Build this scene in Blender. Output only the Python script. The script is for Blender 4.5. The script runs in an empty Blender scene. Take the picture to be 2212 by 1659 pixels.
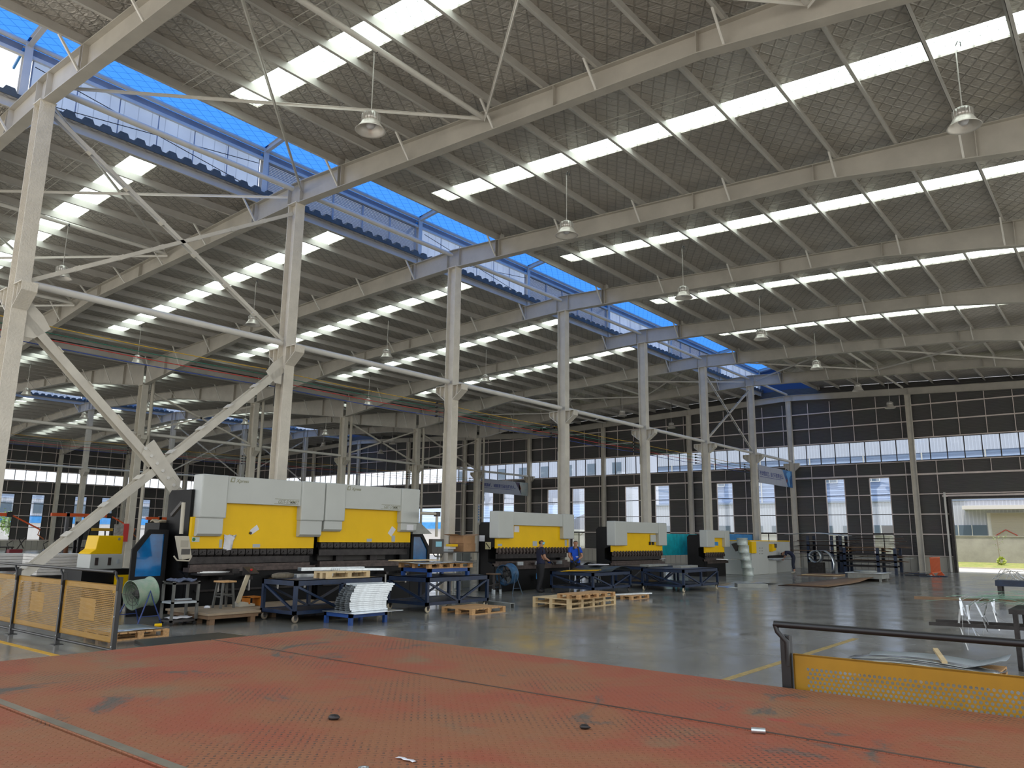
import bpy, bmesh, math, random
from math import sin, cos, pi, radians, sqrt, atan2
from mathutils import Vector as V, Matrix
R = random.Random(11)
SC = bpy.context.scene
COL = SC.collection
ORG = {}

# ------------------------------------------------------------------ helpers
def link(o):
    COL.objects.link(o)
    return o

def tag(o, label=None, cat=None, group=None, kind=None):
    if label: o['label'] = label
    if cat: o['category'] = cat
    if group: o['group'] = group
    if kind: o['kind'] = kind
    return o

def thing(name, label, cat, loc=(0, 0, 0), group=None, kind=None):
    o = bpy.data.objects.new(name, None)
    o.empty_display_size = .2
    link(o); o.location = loc
    ORG[o.name] = V(loc)
    return tag(o, label, cat, group, kind)

class MB:
    def __init__(s):
        s.v = []; s.f = []; s.m = []; s.s = []
    def add(s, vs, fs, mi=0, sm=False):
        n = len(s.v)
        s.v += [tuple(v) for v in vs]
        for f in fs:
            s.f.append([i + n for i in f]); s.m.append(mi); s.s.append(sm)
        return s
    def box(s, x0, y0, z0, x1, y1, z1, mi=0):
        vs = [(x, y, z) for x in (x0, x1) for y in (y0, y1) for z in (z0, z1)]
        return s.add(vs, [(0, 1, 3, 2), (4, 6, 7, 5), (0, 4, 5, 1), (2, 3, 7, 6), (0, 2, 6, 4), (1, 5, 7, 3)], mi)
    def bar(s, p, q, w, h, up=(0, 0, 1), mi=0):
        p = V(p); q = V(q); d = (q - p).normalized(); u = V(up)
        if abs(d.dot(u)) > .99: u = V((1, 0, 0))
        a = d.cross(u).normalized(); b = a.cross(d).normalized()
        vs = [c + a * (i * w / 2) + b * (j * h / 2) for c in (p, q) for i in (-1, 1) for j in (-1, 1)]
        return s.add(vs, [(0, 1, 3, 2), (4, 6, 7, 5), (0, 4, 5, 1), (2, 3, 7, 6), (0, 2, 6, 4), (1, 5, 7, 3)], mi)
    def hsec(s, p, q, b, h, t=.02, up=(0, 0, 1)):
        # H section: two flanges (width b) at +-h/2 along up, one web
        p = V(p); q = V(q); d = (q - p).normalized(); u = V(up)
        u = (u - d * u.dot(d)).normalized()
        s.bar(p + u * (h / 2 - t / 2), q + u * (h / 2 - t / 2), b, t, u)
        s.bar(p - u * (h / 2 - t / 2), q - u * (h / 2 - t / 2), b, t, u)
        s.bar(p, q, t * .8, h - 2 * t, u)
        return s
    def tube(s, p, q, r, n=10, r2=None, cap=True, mi=0):
        p = V(p); q = V(q); r2 = r if r2 is None else r2
        d = (q - p).normalized(); u = V((0, 0, 1)) if abs(d.z) < .9 else V((1, 0, 0))
        a = d.cross(u).normalized(); b = a.cross(d).normalized()
        vs = []
        for c, rr in ((p, r), (q, r2)):
            for i in range(n):
                t = 2 * pi * i / n
                vs.append(c + a * (cos(t) * rr) + b * (sin(t) * rr))
        s.add(vs, [(i, (i + 1) % n, n + (i + 1) % n, n + i) for i in range(n)], mi, True)
        if cap:
            s.add(vs[:n], [tuple(range(n))[::-1]], mi); s.add(vs[n:], [tuple(range(n))], mi)
        return s
    def path(s, pts, r, n=8, mi=0):
        pts = [V(p) for p in pts]
        prev = None; rings = []
        for i, p in enumerate(pts):
            d = (pts[min(i + 1, len(pts) - 1)] - pts[max(i - 1, 0)]).normalized()
            if prev is None:
                u = V((0, 0, 1)) if abs(d.z) < .9 else V((1, 0, 0))
            else:
                u = prev
            a = d.cross(u)
            if a.length < 1e-4: a = d.cross(V((1, 0, 0)))
            a.normalize(); b = a.cross(d).normalized(); prev = b
            rings.append([p + a * (cos(2 * pi * k / n) * r) + b * (sin(2 * pi * k / n) * r) for k in range(n)])
        vs = [v for rg in rings for v in rg]
        fs = [(i * n + k, i * n + (k + 1) % n, (i + 1) * n + (k + 1) % n, (i + 1) * n + k)
              for i in range(len(pts) - 1) for k in range(n)]
        s.add(vs, fs, mi, True)
        s.add(rings[0], [tuple(range(n))[::-1]], mi); s.add(rings[-1], [tuple(range(n))], mi)
        return s
    def lathe(s, prof, n=24, c=(0, 0, 0), ax=(0, 0, 1), mi=0, sm=True):
        c = V(c); d = V(ax).normalized(); u = V((0, 0, 1)) if abs(d.z) < .9 else V((1, 0, 0))
        a = d.cross(u).normalized(); b = a.cross(d).normalized()
        vs = [c + d * z + a * (cos(2 * pi * k / n) * r) + b * (sin(2 * pi * k / n) * r) for r, z in prof for k in range(n)]
        fs = [(i * n + k, i * n + (k + 1) % n, (i + 1) * n + (k + 1) % n, (i + 1) * n + k)
              for i in range(len(prof) - 1) for k in range(n)]
        return s.add(vs, fs, mi, sm)
    def prism(s, poly, ax, a, b, mi=0):
        # poly: 2-D points; ax 'x': (y,z), 'y': (x,z), 'z': (x,y)
        def P(p, t):
            return {'x': (t, p[0], p[1]), 'y': (p[0], t, p[1]), 'z': (p[0], p[1], t)}[ax]
        n = len(poly)
        vs = [P(p, a) for p in poly] + [P(p, b) for p in poly]
        fs = [tuple(range(n)), tuple(range(2 * n - 1, n - 1, -1))]
        fs += [(i, n + i, n + (i + 1) % n, (i + 1) % n) for i in range(n)]
        return s.add(vs, fs, mi)
    def sheet(s, pts, nx, ny, t=.006, mi=0):
        # pts[i][j] grid of points -> thin slab of thickness t (downwards)
        top = [V(p) for row in pts for p in row]
        bot = [p - V((0, 0, t)) for p in top]
        N = len(top); W = ny
        fs = []
        for i in range(nx - 1):
            for j in range(ny - 1):
                a = i * W + j
                fs.append((a, a + W, a + W + 1, a + 1)); fs.append((N + a, N + a + 1, N + a + W + 1, N + a + W))
        edge = [i * W for i in range(nx)] + [(nx - 1) * W + j for j in range(1, ny)] + [i * W + ny - 1 for i in range(nx - 2, -1, -1)] + [j for j in range(ny - 2, 0, -1)]
        for k in range(len(edge)):
            a, b = edge[k], edge[(k + 1) % len(edge)]
            fs.append((a, N + a, N + b, b))
        return s.add(top + bot, fs, mi, True)
    def mesh(s, name, mats, off=(0, 0, 0)):
        me = bpy.data.meshes.new(name)
        ox, oy, oz = off
        me.from_pydata([(x - ox, y - oy, z - oz) for x, y, z in s.v], [], s.f)
        for m in (mats if isinstance(mats, (list, tuple)) else [mats]): me.materials.append(m)
        me.polygons.foreach_set('material_index', s.m)
        me.polygons.foreach_set('use_smooth', s.s)
        bm = bmesh.new(); bm.from_mesh(me)
        bmesh.ops.recalc_face_normals(bm, faces=bm.faces)
        bm.to_mesh(me); bm.free()
        me.update()
        return me
    def build(s, name, mats, parent=None, bev=0, loc=None, label=None):
        if parent is not None:
            off = ORG[parent.name]
        elif loc is not None:
            off = V(loc)
        else:
            xs = [v[0] for v in s.v]; ys = [v[1] for v in s.v]; zs = [v[2] for v in s.v]
            off = V(((min(xs) + max(xs)) / 2, (min(ys) + max(ys)) / 2, min(zs)))
        o = bpy.data.objects.new(name, s.mesh(name, mats, off))
        link(o)
        if parent is not None: o.parent = parent
        else: o.location = off
        ORG[o.name] = off
        if bev:
            b = o.modifiers.new('edge', 'BEVEL'); b.width = bev; b.segments = 2; b.limit_method = 'ANGLE'
        if label: o['label'] = label
        return o

def kids(o):
    return [c for c in KIDS.get(o.name, [])]
KIDS = {}
def index_kids():
    KIDS.clear()
    for o in COL.objects:
        if o.parent: KIDS.setdefault(o.parent.name, []).append(o)

def dup(o, loc=None, rz=None, label=None, group=None, parent=None):
    c = o.copy(); link(c)
    if parent is not None: c.parent = parent
    if loc is not None: c.location = loc
    if rz is not None: c.rotation_euler = (0, 0, rz)
    if label: c['label'] = label
    if group: c['group'] = group
    for ch in kids(o): dup(ch, parent=c)
    return c

ORD = ['first', 'second', 'third', 'fourth', 'fifth', 'sixth', 'seventh', 'eighth', 'ninth', 'tenth', 'eleventh', 'twelfth', 'thirteenth',
       'fourteenth', 'fifteenth', 'sixteenth', 'seventeenth', 'eighteenth', 'nineteenth', 'twentieth']

# ------------------------------------------------------------------ materials
MATS = {}
def P(name, col, rough=.5, metal=0., var=0., scale=4., bump=0., bscale=40., spec=.5, stretch=(1, 1, 1), col2=None, em=None, es=0., alpha=None, trans=0.):
    m = bpy.data.materials.new(name); m.use_nodes = True
    nt = m.node_tree; N = nt.nodes; L = nt.links
    b = N['Principled BSDF']
    b.inputs['Base Color'].default_value = (*col, 1)
    b.inputs['Roughness'].default_value = rough
    b.inputs['Metallic'].default_value = metal
    b.inputs['Specular IOR Level'].default_value = spec
    if trans: b.inputs['Transmission Weight'].default_value = trans
    if em:
        b.inputs['Emission Color'].default_value = (*em, 1); b.inputs['Emission Strength'].default_value = es
    if var or bump:
        tc = N.new('ShaderNodeTexCoord'); mp = N.new('ShaderNodeMapping'); mp.inputs['Scale'].default_value = stretch
        L.new(tc.outputs['Object'], mp.inputs['Vector'])
        if var:
            nz = N.new('ShaderNodeTexNoise'); nz.inputs['Scale'].default_value = scale; nz.inputs['Detail'].default_value = 5; nz.inputs['Roughness'].default_value = .6
            L.new(mp.outputs[0], nz.inputs['Vector'])
            rp = N.new('ShaderNodeValToRGB'); rp.color_ramp.elements[0].position = .32; rp.color_ramp.elements[1].position = .68
            c2 = col2 or tuple(min(1, c * (1 + var)) for c in col)
            rp.color_ramp.elements[0].color = (*[c * (1 - var) for c in col], 1) if not col2 else (*col, 1)
            rp.color_ramp.elements[1].color = (*c2, 1)
            L.new(nz.outputs['Fac'], rp.inputs[0]); L.new(rp.outputs[0], b.inputs['Base Color'])
        if bump:
            n2 = N.new('ShaderNodeTexNoise'); n2.inputs['Scale'].default_value = bscale; n2.inputs['Detail'].default_value = 4
            L.new(mp.outputs[0], n2.inputs['Vector'])
            bp = N.new('ShaderNodeBump'); bp.inputs['Strength'].default_value = min(1, bump); bp.inputs['Distance'].default_value = .02
            L.new(n2.outputs['Fac'], bp.inputs['Height']); L.new(bp.outputs[0], b.inputs['Normal'])
    MATS[name] = m
    return m

def math_node(nt, op, a, b=None, c=None):
    n = nt.nodes.new('ShaderNodeMath'); n.operation = op
    for i, x in enumerate((a, b, c)):
        if x is None: continue
        if isinstance(x, (int, float)): n.inputs[i].default_value = x
        else: nt.links.new(x, n.inputs[i])
    return n.outputs[0]

def smooth(nt, x, a, b):
    n = nt.nodes.new('ShaderNodeMapRange'); n.interpolation_type = 'SMOOTHSTEP'
    n.inputs['From Min'].default_value = a; n.inputs['From Max'].default_value = b
    nt.links.new(x, n.inputs['Value'])
    return n.outputs[0]

def obj_xyz(nt, scale=1.):
    tc = nt.nodes.new('ShaderNodeTexCoord'); sp = nt.nodes.new('ShaderNodeSeparateXYZ')
    nt.links.new(tc.outputs['Object'], sp.inputs[0])
    return tc.outputs['Object'], sp.outputs

STEEL = P('cream_painted_steel', (.60, .565, .49), .5, 0, .10, 1.5, .12, 30)
RAFT = P('grey_rafter_paint', (.47, .44, .385), .5, 0, .10, 1.2)
STEELR = P('rough_fireproof_paint', (.66, .615, .53), .75, 0, .08, 2., .9, 22)
STEELW = P('white_painted_steel', (.68, .66, .61), .45, 0, .06, 2.)
PURL = P('galvanised_purlin_steel', (.58, .56, .52), .45, .15, .08, 1.2)
GIRT = P('pale_girt_steel', (.70, .61, .57), .5, 0, .08, 3)
KICK = P('cream_sandwich_panel', (.45, .43, .37), .5, 0, .06, .6)
BLACK = P('black_painted_steel', (.007, .007, .0075), .5, 0, .3, 3, spec=.22)
TROL = P('dark_trolley_steel', (.11, .11, .10), .5, .2, .2, 5)
YLINE2 = P('fresh_yellow_floor_paint', (.70, .40, .04), .5, 0, .15, 6)
BLACKM = P('dark_machine_steel', (.035, .031, .030), .42, .5, .35, 6, .15, 30)
DARKB = P('brown_tool_steel', (.085, .065, .058), .45, .5, .35, 8, .2, 40)
WHITEM = P('pale_grey_machine_paint', (.52, .54, .51), .38, 0, .03, 1.5)
YELM = P('yellow_machine_paint', (.92, .56, .0), .45, 0, .04, 1.2, spec=.3)
YELF = P('yellow_fence_paint', (.33, .165, .002), .45, 0, .12, 3)
BLKF = P('black_fence_paint', (.012, .012, .013), .35)
NAVY = P('navy_cart_paint', (.011, .025, .062), .42, 0, .3, 5, .1, 40)
BLUE = P('blue_pallet_paint', (.01, .06, .25), .45, 0, .2, 4)
BLUEC = P('sky_blue_sheet', (.05, .27, .62), .45, 0, .15, 1.2)
WOOD = P('raw_pine', (.55, .32, .14), .7, 0, .25, 3, .2, 30, stretch=(1, 8, 8))
WOODP = P('pale_plywood', (.66, .50, .28), .7, 0, .15, 3)
WOODB = P('brown_board', (.20, .12, .065), .65, 0, .25, 3)
PLAT = P('tan_board', (.34, .26, .17), .6, 0, .15, 3)
GALV = P('galvanised_steel', (.62, .67, .70), .28, .85, .15, 12)
STAIN = P('bright_sheet_steel', (.60, .62, .63), .22, .9, .08, 3)
GREYS = P('grey_primer_steel', (.30, .31, .29), .5, .3, .15, 4)
RUST = P('rusty_sheet', (.085, .052, .038), .65, .2, .4, 4)
DARKS = P('dark_steel_sheet', (.05, .06, .062), .35, .5, .3, 3)
RUBBER = P('black_rubber', (.015, .015, .015), .7)
CREAMW = P('cream_caster', (.62, .54, .38), .5)
CARD = P('cardboard', (.42, .24, .12), .8, 0, .1, 5)
PAPER = P('white_paper', (.75, .75, .78), .7, 0, .04, 8)
WRAP = P('white_wrapped_panel', (.66, .63, .58), .45, 0, .10, 3, .6, 6, stretch=(1, 1, 8))
RED = P('red_paint', (.55, .025, .02), .45)
ORANGE = P('orange_paint', (.75, .10, .01), .45)
ORBAR = P('orange_barrier_plastic', (.62, .10, .02), .5)
GREENF = P('worn_green_paint', (.22, .36, .24), .5, 0, .3, 6, .1, 40, col2=(.40, .44, .34))
BLUEF = P('worn_blue_fan_paint', (.03, .10, .20), .45, 0, .3, 5)
ALU = P('spun_aluminium', (.62, .60, .56), .38, .7, .1, 6)
LAMPI = P('lamp_reflector', (.70, .66, .60), .35, .4)
PIPE = P('cream_pipe', (.56, .52, .44), .45)
BEIGE = P('beige_plastic', (.50, .46, .37), .5)
SCREEN = P('control_screen', (.10, .28, .36), .25, em=(.25, .55, .68), es=.25)
DGREY = P('dark_grey_plastic', (.07, .065, .06), .5)
TINP = P('printed_tin', (.52, .58, .54), .35, .2, .12, 14)
TEAL = P('teal_sheet', (.01, .55, .60), .45, 0, .2, 3)
GLOVE = P('dark_glove', (.03, .03, .035), .8)
SKIN = P('skin', (.42, .22, .14), .5)
HAIR = P('black_hair', (.012, .010, .010), .6)
NAVYS = P('navy_shirt', (.012, .016, .045), .8)
BLUES = P('royal_blue_shirt', (.0, .07, .55), .75)
TROU = P('black_trousers', (.012, .012, .014), .8)
TROUN = P('navy_trousers', (.014, .018, .035), .8)
SHOE = P('dark_shoe', (.02, .018, .018), .6)
SHOEL = P('pale_shoe', (.45, .42, .33), .6)
MASKM = P('pale_blue_mask', (.25, .62, .72), .8)
RAG = P('blue_grey_rag', (.10, .12, .18), .9, 0, .4, 20)
FOLIAGE = P('leaf_green', (.16, .26, .05), .7, 0, .3, 3)
BUSHG = P('yellow_green_bush', (.30, .36, .04), .7, 0, .3, 8)
BARK = P('grey_bark', (.22, .17, .12), .8)
OUTC = P('outdoor_concrete', (.50, .46, .40), .85, 0, .12, .4)
GRASS = P('grass', (.13, .20, .03), .9, 0, .4, 2.5, .5, 30, col2=(.33, .28, .10))
FENCEW = P('weathered_concrete', (.34, .32, .28), .85, 0, .18, .7, .2, 10)
SHUT = P('cream_shutter', (.50, .45, .35), .5)
CANW = P('white_canopy', (.62, .59, .56), .5)
OUTWIN = P('outdoor_window', (.12, .16, .20), .15)
BANW = P('banner_white', (.42, .45, .54), .6)
BANN = P('banner_navy', (.02, .06, .22), .5, 0, .8, 1.2, col2=(.10, .30, .62))
BANO = P('banner_sunrise', (.55, .55, .50), .5, 0, .5, 1.0, col2=(.28, .40, .44))
BANR = P('banner_rust', (.30, .08, .04), .6, 0, .5, 3)
INK = P('blue_ink', (.04, .06, .25), .6)
OLIVE = P('olive_lettering', (.28, .28, .19), .6)
YLINE = P('yellow_floor_paint', (.42, .30, .10), .45, 0, .3, 6)
CABLE = P('black_cable', (.012, .012, .012), .5)

def wave_mat(name, col, axis, period, depth=.6, rough=.5, dark=.75, metal=0., var=.08):
    """painted profiled cladding: ribs along one axis"""
    m = bpy.data.materials.new(name); m.use_nodes = True; nt = m.node_tree; b = nt.nodes['Principled BSDF']
    oc, xyz = obj_xyz(nt)
    t = math_node(nt, 'FRACT', math_node(nt, 'MULTIPLY', xyz[axis], 1 / period))
    tri = math_node(nt, 'ABSOLUTE', math_node(nt, 'SUBTRACT', t, .5))
    h = smooth(nt, tri, .30, .42)
    bp = nt.nodes.new('ShaderNodeBump'); bp.inputs['Strength'].default_value = depth; bp.inputs['Distance'].default_value = .03
    nt.links.new(h, bp.inputs['Height']); nt.links.new(bp.outputs[0], b.inputs['Normal'])
    nz = nt.nodes.new('ShaderNodeTexNoise'); nz.inputs['Scale'].default_value = .8; nt.links.new(oc, nz.inputs['Vector'])
    mx = nt.nodes.new('ShaderNodeMix'); mx.data_type = 'RGBA'
    mx.inputs[6].default_value = (*[c * dark for c in col], 1); mx.inputs[7].default_value = (*col, 1)
    nt.links.new(smooth(nt, tri, .26, .34), mx.inputs[0])
    mm = nt.nodes.new('ShaderNodeMix'); mm.data_type = 'RGBA'; mm.blend_type = 'MULTIPLY'; mm.inputs[0].default_value = var * 3
    nt.links.new(mx.outputs[2], mm.inputs[6]); nt.links.new(nz.outputs['Color'], mm.inputs[7])
    nt.links.new(mm.outputs[2] if var else mx.outputs[2], b.inputs['Base Color'])
    b.inputs['Roughness'].default_value = rough; b.inputs['Metallic'].default_value = metal
    return m
DARKW = wave_mat('dark_profiled_cladding', (.105, .10, .096), 2, .10, .7, .55, .8)
WHITEV = wave_mat('white_vertical_cladding_x', (.52, .54, .60), 0, .30, .8, .5, .82, var=0)
WHITEVY = wave_mat('white_vertical_cladding_y', (.54, .56, .62), 1, .30, .8, .5, .82, var=0)
BLUEH = wave_mat('blue_grey_horizontal_cladding', (.27, .34, .47), 2, .42, .9, .5, .8, var=0)
CORR = P('dark_roof_sheet', (.10, .105, .10), .5, .3, .2, 2)
LOUV = P('grey_louvre_blade', (.42, .44, .48), .5)
LIDB = P('grey_eave_sheet', (.30, .33, .40), .5, 0, .15, 1.)

def foil_mat():
    m = bpy.data.materials.new('wire_netted_foil'); m.use_nodes = True; nt = m.node_tree; b = nt.nodes['Principled BSDF']
    oc, xyz = obj_xyz(nt)
    u = math_node(nt, 'MULTIPLY', math_node(nt, 'ADD', xyz[0], math_node(nt, 'MULTIPLY', xyz[1], .62)), 3.0)
    w = math_node(nt, 'MULTIPLY', math_node(nt, 'SUBTRACT', xyz[0], math_node(nt, 'MULTIPLY', xyz[1], .62)), 3.0)
    def line(t):
        return smooth(nt, math_node(nt, 'ABSOLUTE', math_node(nt, 'SUBTRACT', math_node(nt, 'FRACT', t), .5)), .5, .38)
    lu = line(u); lw = line(w)
    net = math_node(nt, 'MULTIPLY', lu, lw)      # 1 inside, 0 on wires
    mp = nt.nodes.new('ShaderNodeMapping'); mp.inputs['Scale'].default_value = (1.1, 2.6, 1); mp.inputs['Rotation'].default_value = (0, 0, .35)
    nt.links.new(oc, mp.inputs[0])
    nz = nt.nodes.new('ShaderNodeTexNoise'); nz.inputs['Scale'].default_value = 2.6; nz.inputs['Detail'].default_value = 5; nz.inputs['Distortion'].default_value = 1.3
    nt.links.new(mp.outputs[0], nz.inputs['Vector'])
    h = math_node(nt, 'ADD', math_node(nt, 'MULTIPLY', net, -.35), math_node(nt, 'MULTIPLY', nz.outputs['Fac'], 1.5))
    bp = nt.nodes.new('ShaderNodeBump'); bp.inputs['Strength'].default_value = .75; bp.inputs['Distance'].default_value = .07
    nt.links.new(h, bp.inputs['Height']); nt.links.new(bp.outputs[0], b.inputs['Normal'])
    n2 = nt.nodes.new('ShaderNodeTexNoise'); n2.inputs['Scale'].default_value = .35; n2.inputs['Detail'].default_value = 4; nt.links.new(oc, n2.inputs['Vector'])
    rp = nt.nodes.new('ShaderNodeValToRGB')
    rp.color_ramp.elements[0].position = .35; rp.color_ramp.elements[0].color = (.47, .435, .39, 1)
    rp.color_ramp.elements[1].position = .7; rp.color_ramp.elements[1].color = (.66, .62, .565, 1)
    nt.links.new(n2.outputs['Fac'], rp.inputs[0])
    mx = nt.nodes.new('ShaderNodeMix'); mx.data_type = 'RGBA'; mx.blend_type = 'MULTIPLY'; mx.inputs[7].default_value = (.72, .72, .72, 1)
    nt.links.new(math_node(nt, 'SUBTRACT', 1., net), mx.inputs[0]); nt.links.new(rp.outputs[0], mx.inputs[6])
    nt.links.new(mx.outputs[2], b.inputs['Base Color'])
    b.inputs['Metallic'].default_value = .45; b.inputs['Roughness'].default_value = .40
    return m
FOIL = foil_mat()

def floor_mat():
    m = bpy.data.materials.new('sealed_concrete'); m.use_nodes = True; nt = m.node_tree; b = nt.nodes['Principled BSDF']
    oc, xyz = obj_xyz(nt)
    n1 = nt.nodes.new('ShaderNodeTexNoise'); n1.inputs['Scale'].default_value = .30; n1.inputs['Detail'].default_value = 6; nt.links.new(oc, n1.inputs['Vector'])
    rp = nt.nodes.new('ShaderNodeValToRGB')
    rp.color_ramp.elements[0].position = .35; rp.color_ramp.elements[0].color = (.185, .178, .148, 1)
    rp.color_ramp.elements[1].position = .68; rp.color_ramp.elements[1].color = (.29, .285, .26, 1)
    nt.links.new(n1.outputs['Fac'], rp.inputs[0])
    def joint(x, per):
        return smooth(nt, math_node(nt, 'ABSOLUTE', math_node(nt, 'SUBTRACT', math_node(nt, 'FRACT', math_node(nt, 'MULTIPLY', x, 1 / per)), .5)), .498, .4955)
    jj = math_node(nt, 'MULTIPLY', joint(xyz[0], 6.), joint(xyz[1], 6.))
    mx = nt.nodes.new('ShaderNodeMix'); mx.data_type = 'RGBA'; mx.inputs[6].default_value = (.13, .12, .10, 1)
    nt.links.new(jj, mx.inputs[0]); nt.links.new(rp.outputs[0], mx.inputs[7]); nt.links.new(mx.outputs[2], b.inputs['Base Color'])
    n2 = nt.nodes.new('ShaderNodeTexNoise'); n2.inputs['Scale'].default_value = 1.1; n2.inputs['Detail'].default_value = 5; nt.links.new(oc, n2.inputs['Vector'])
    mr = nt.nodes.new('ShaderNodeMapRange'); mr.inputs['From Min'].default_value = .3; mr.inputs['From Max'].default_value = .7
    mr.inputs['To Min'].default_value = .12; mr.inputs['To Max'].default_value = .26
    nt.links.new(n2.outputs['Fac'], mr.inputs['Value']); nt.links.new(mr.outputs[0], b.inputs['Roughness'])
    b.inputs['Specular IOR Level'].default_value = .75
    n3 = nt.nodes.new('ShaderNodeTexNoise'); n3.inputs['Scale'].default_value = 2.2; n3.inputs['Detail'].default_value = 2; nt.links.new(oc, n3.inputs['Vector'])
    bp = nt.nodes.new('ShaderNodeBump'); bp.inputs['Strength'].default_value = .10; bp.inputs['Distance'].default_value = .02
    nt.links.new(n3.outputs['Fac'], bp.inputs['Height']); nt.links.new(bp.outputs[0], b.inputs['Normal'])
    return m
FLOOR = floor_mat()

def tread_mat():
    m = bpy.data.materials.new('worn_red_tread_plate'); m.use_nodes = True; nt = m.node_tree; b = nt.nodes['Principled BSDF']
    oc, xyz = obj_xyz(nt)
    s = 1 / .041
    u = math_node(nt, 'MULTIPLY', math_node(nt, 'ADD', xyz[0], xyz[1]), s * .7071)
    w = math_node(nt, 'MULTIPLY', math_node(nt, 'SUBTRACT', xyz[0], xyz[1]), s * .7071)
    par = math_node(nt, 'FRACT', math_node(nt, 'MULTIPLY', math_node(nt, 'ADD', math_node(nt, 'FLOOR', u), math_node(nt, 'FLOOR', w)), .5))
    sw = math_node(nt, 'GREATER_THAN', par, .25)
    fu = math_node(nt, 'SUBTRACT', math_node(nt, 'FRACT', u), .5); fw = math_node(nt, 'SUBTRACT', math_node(nt, 'FRACT', w), .5)
    def lerp(a, c):
        return math_node(nt, 'ADD', math_node(nt, 'MULTIPLY', a, math_node(nt, 'SUBTRACT', 1., sw)), math_node(nt, 'MULTIPLY', c, sw))
    a = lerp(fu, fw); c = lerp(fw, fu)
    d = math_node(nt, 'ADD', math_node(nt, 'POWER', math_node(nt, 'MULTIPLY', math_node(nt, 'ABSOLUTE', a), 1 / .40), 2.), math_node(nt, 'POWER', math_node(nt, 'MULTIPLY', math_node(nt, 'ABSOLUTE', c), 1 / .17), 2.))
    loz = smooth(nt, d, 1.0, .35)
    def noise(sc, det=5, ro=.6, dist=0.):
        n = nt.nodes.new('ShaderNodeTexNoise'); n.inputs['Scale'].default_value = sc; n.inputs['Detail'].default_value = det
        n.inputs['Roughness'].default_value = ro; n.inputs['Distortion'].default_value = dist; nt.links.new(oc, n.inputs['Vector']); return n.outputs['Fac']
    def mix(f, c1, c2):
        x = nt.nodes.new('ShaderNodeMix'); x.data_type = 'RGBA'
        nt.links.new(f, x.inputs[0])
        for i, cc in ((6, c1), (7, c2)):
            if isinstance(cc, tuple): x.inputs[i].default_value = (*cc, 1)
            else: nt.links.new(cc, x.inputs[i])
        return x.outputs[2]
    base = mix(smooth(nt, noise(.9, 6, .65, .6), .40, .62), (.30, .128, .062), (.32, .092, .050))
    base = mix(smooth(nt, noise(1.6, 5), .52, .75), base, (.25, .155, .085))
    base = mix(smooth(nt, noise(.7, 7, .7, 1.0), .60, .68), base, (.12, .105, .085))
    base = mix(smooth(nt, noise(2.3, 3, .5), .70, .76), base, (.36, .075, .05))
    worn = math_node(nt, 'MULTIPLY', loz, smooth(nt, noise(1.3, 4), .50, .62))
    base = mix(worn, base, (.10, .07, .055))
    nt.links.new(base, b.inputs['Base Color'])
    b.inputs['Roughness'].default_value = .55; b.inputs['Specular IOR Level'].default_value = .2
    h = math_node(nt, 'ADD', loz, math_node(nt, 'MULTIPLY', noise(60, 3), .25))
    bp = nt.nodes.new('ShaderNodeBump'); bp.inputs['Strength'].default_value = .8; bp.inputs['Distance'].default_value = .006
    nt.links.new(h, bp.inputs['Height']); nt.links.new(bp.outputs[0], b.inputs['Normal'])
    return m
TREAD = tread_mat()

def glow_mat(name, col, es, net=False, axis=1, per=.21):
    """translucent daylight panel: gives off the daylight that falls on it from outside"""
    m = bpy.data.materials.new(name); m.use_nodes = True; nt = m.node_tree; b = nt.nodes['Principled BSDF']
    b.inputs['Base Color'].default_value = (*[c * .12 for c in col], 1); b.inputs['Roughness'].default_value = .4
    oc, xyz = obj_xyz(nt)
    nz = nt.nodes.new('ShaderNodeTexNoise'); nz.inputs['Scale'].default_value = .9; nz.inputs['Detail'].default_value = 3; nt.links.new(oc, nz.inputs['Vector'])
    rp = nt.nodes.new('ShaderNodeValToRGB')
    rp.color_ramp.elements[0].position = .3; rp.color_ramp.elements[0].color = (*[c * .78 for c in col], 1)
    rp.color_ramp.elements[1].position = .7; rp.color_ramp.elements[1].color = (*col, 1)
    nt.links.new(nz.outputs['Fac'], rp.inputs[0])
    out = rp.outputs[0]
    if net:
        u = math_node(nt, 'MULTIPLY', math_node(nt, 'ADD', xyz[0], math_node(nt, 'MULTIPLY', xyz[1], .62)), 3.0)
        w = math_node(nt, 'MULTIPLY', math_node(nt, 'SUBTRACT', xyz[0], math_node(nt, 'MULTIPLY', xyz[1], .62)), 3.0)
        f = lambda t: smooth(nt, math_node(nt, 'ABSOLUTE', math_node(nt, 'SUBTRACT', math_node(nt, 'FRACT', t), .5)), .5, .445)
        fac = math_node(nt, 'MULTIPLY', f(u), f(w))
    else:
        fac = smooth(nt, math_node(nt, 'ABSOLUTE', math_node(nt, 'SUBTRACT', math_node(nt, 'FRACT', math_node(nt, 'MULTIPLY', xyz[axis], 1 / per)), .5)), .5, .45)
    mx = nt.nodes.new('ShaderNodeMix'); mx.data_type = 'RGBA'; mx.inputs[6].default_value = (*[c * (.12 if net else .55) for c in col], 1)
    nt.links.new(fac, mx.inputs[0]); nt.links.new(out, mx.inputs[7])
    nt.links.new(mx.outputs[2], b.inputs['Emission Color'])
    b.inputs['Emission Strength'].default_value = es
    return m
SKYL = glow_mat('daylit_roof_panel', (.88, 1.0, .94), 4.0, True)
MONW = glow_mat('daylit_clerestory_panel', (.60, .74, 1.0), .62, False, 1, .42)

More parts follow.
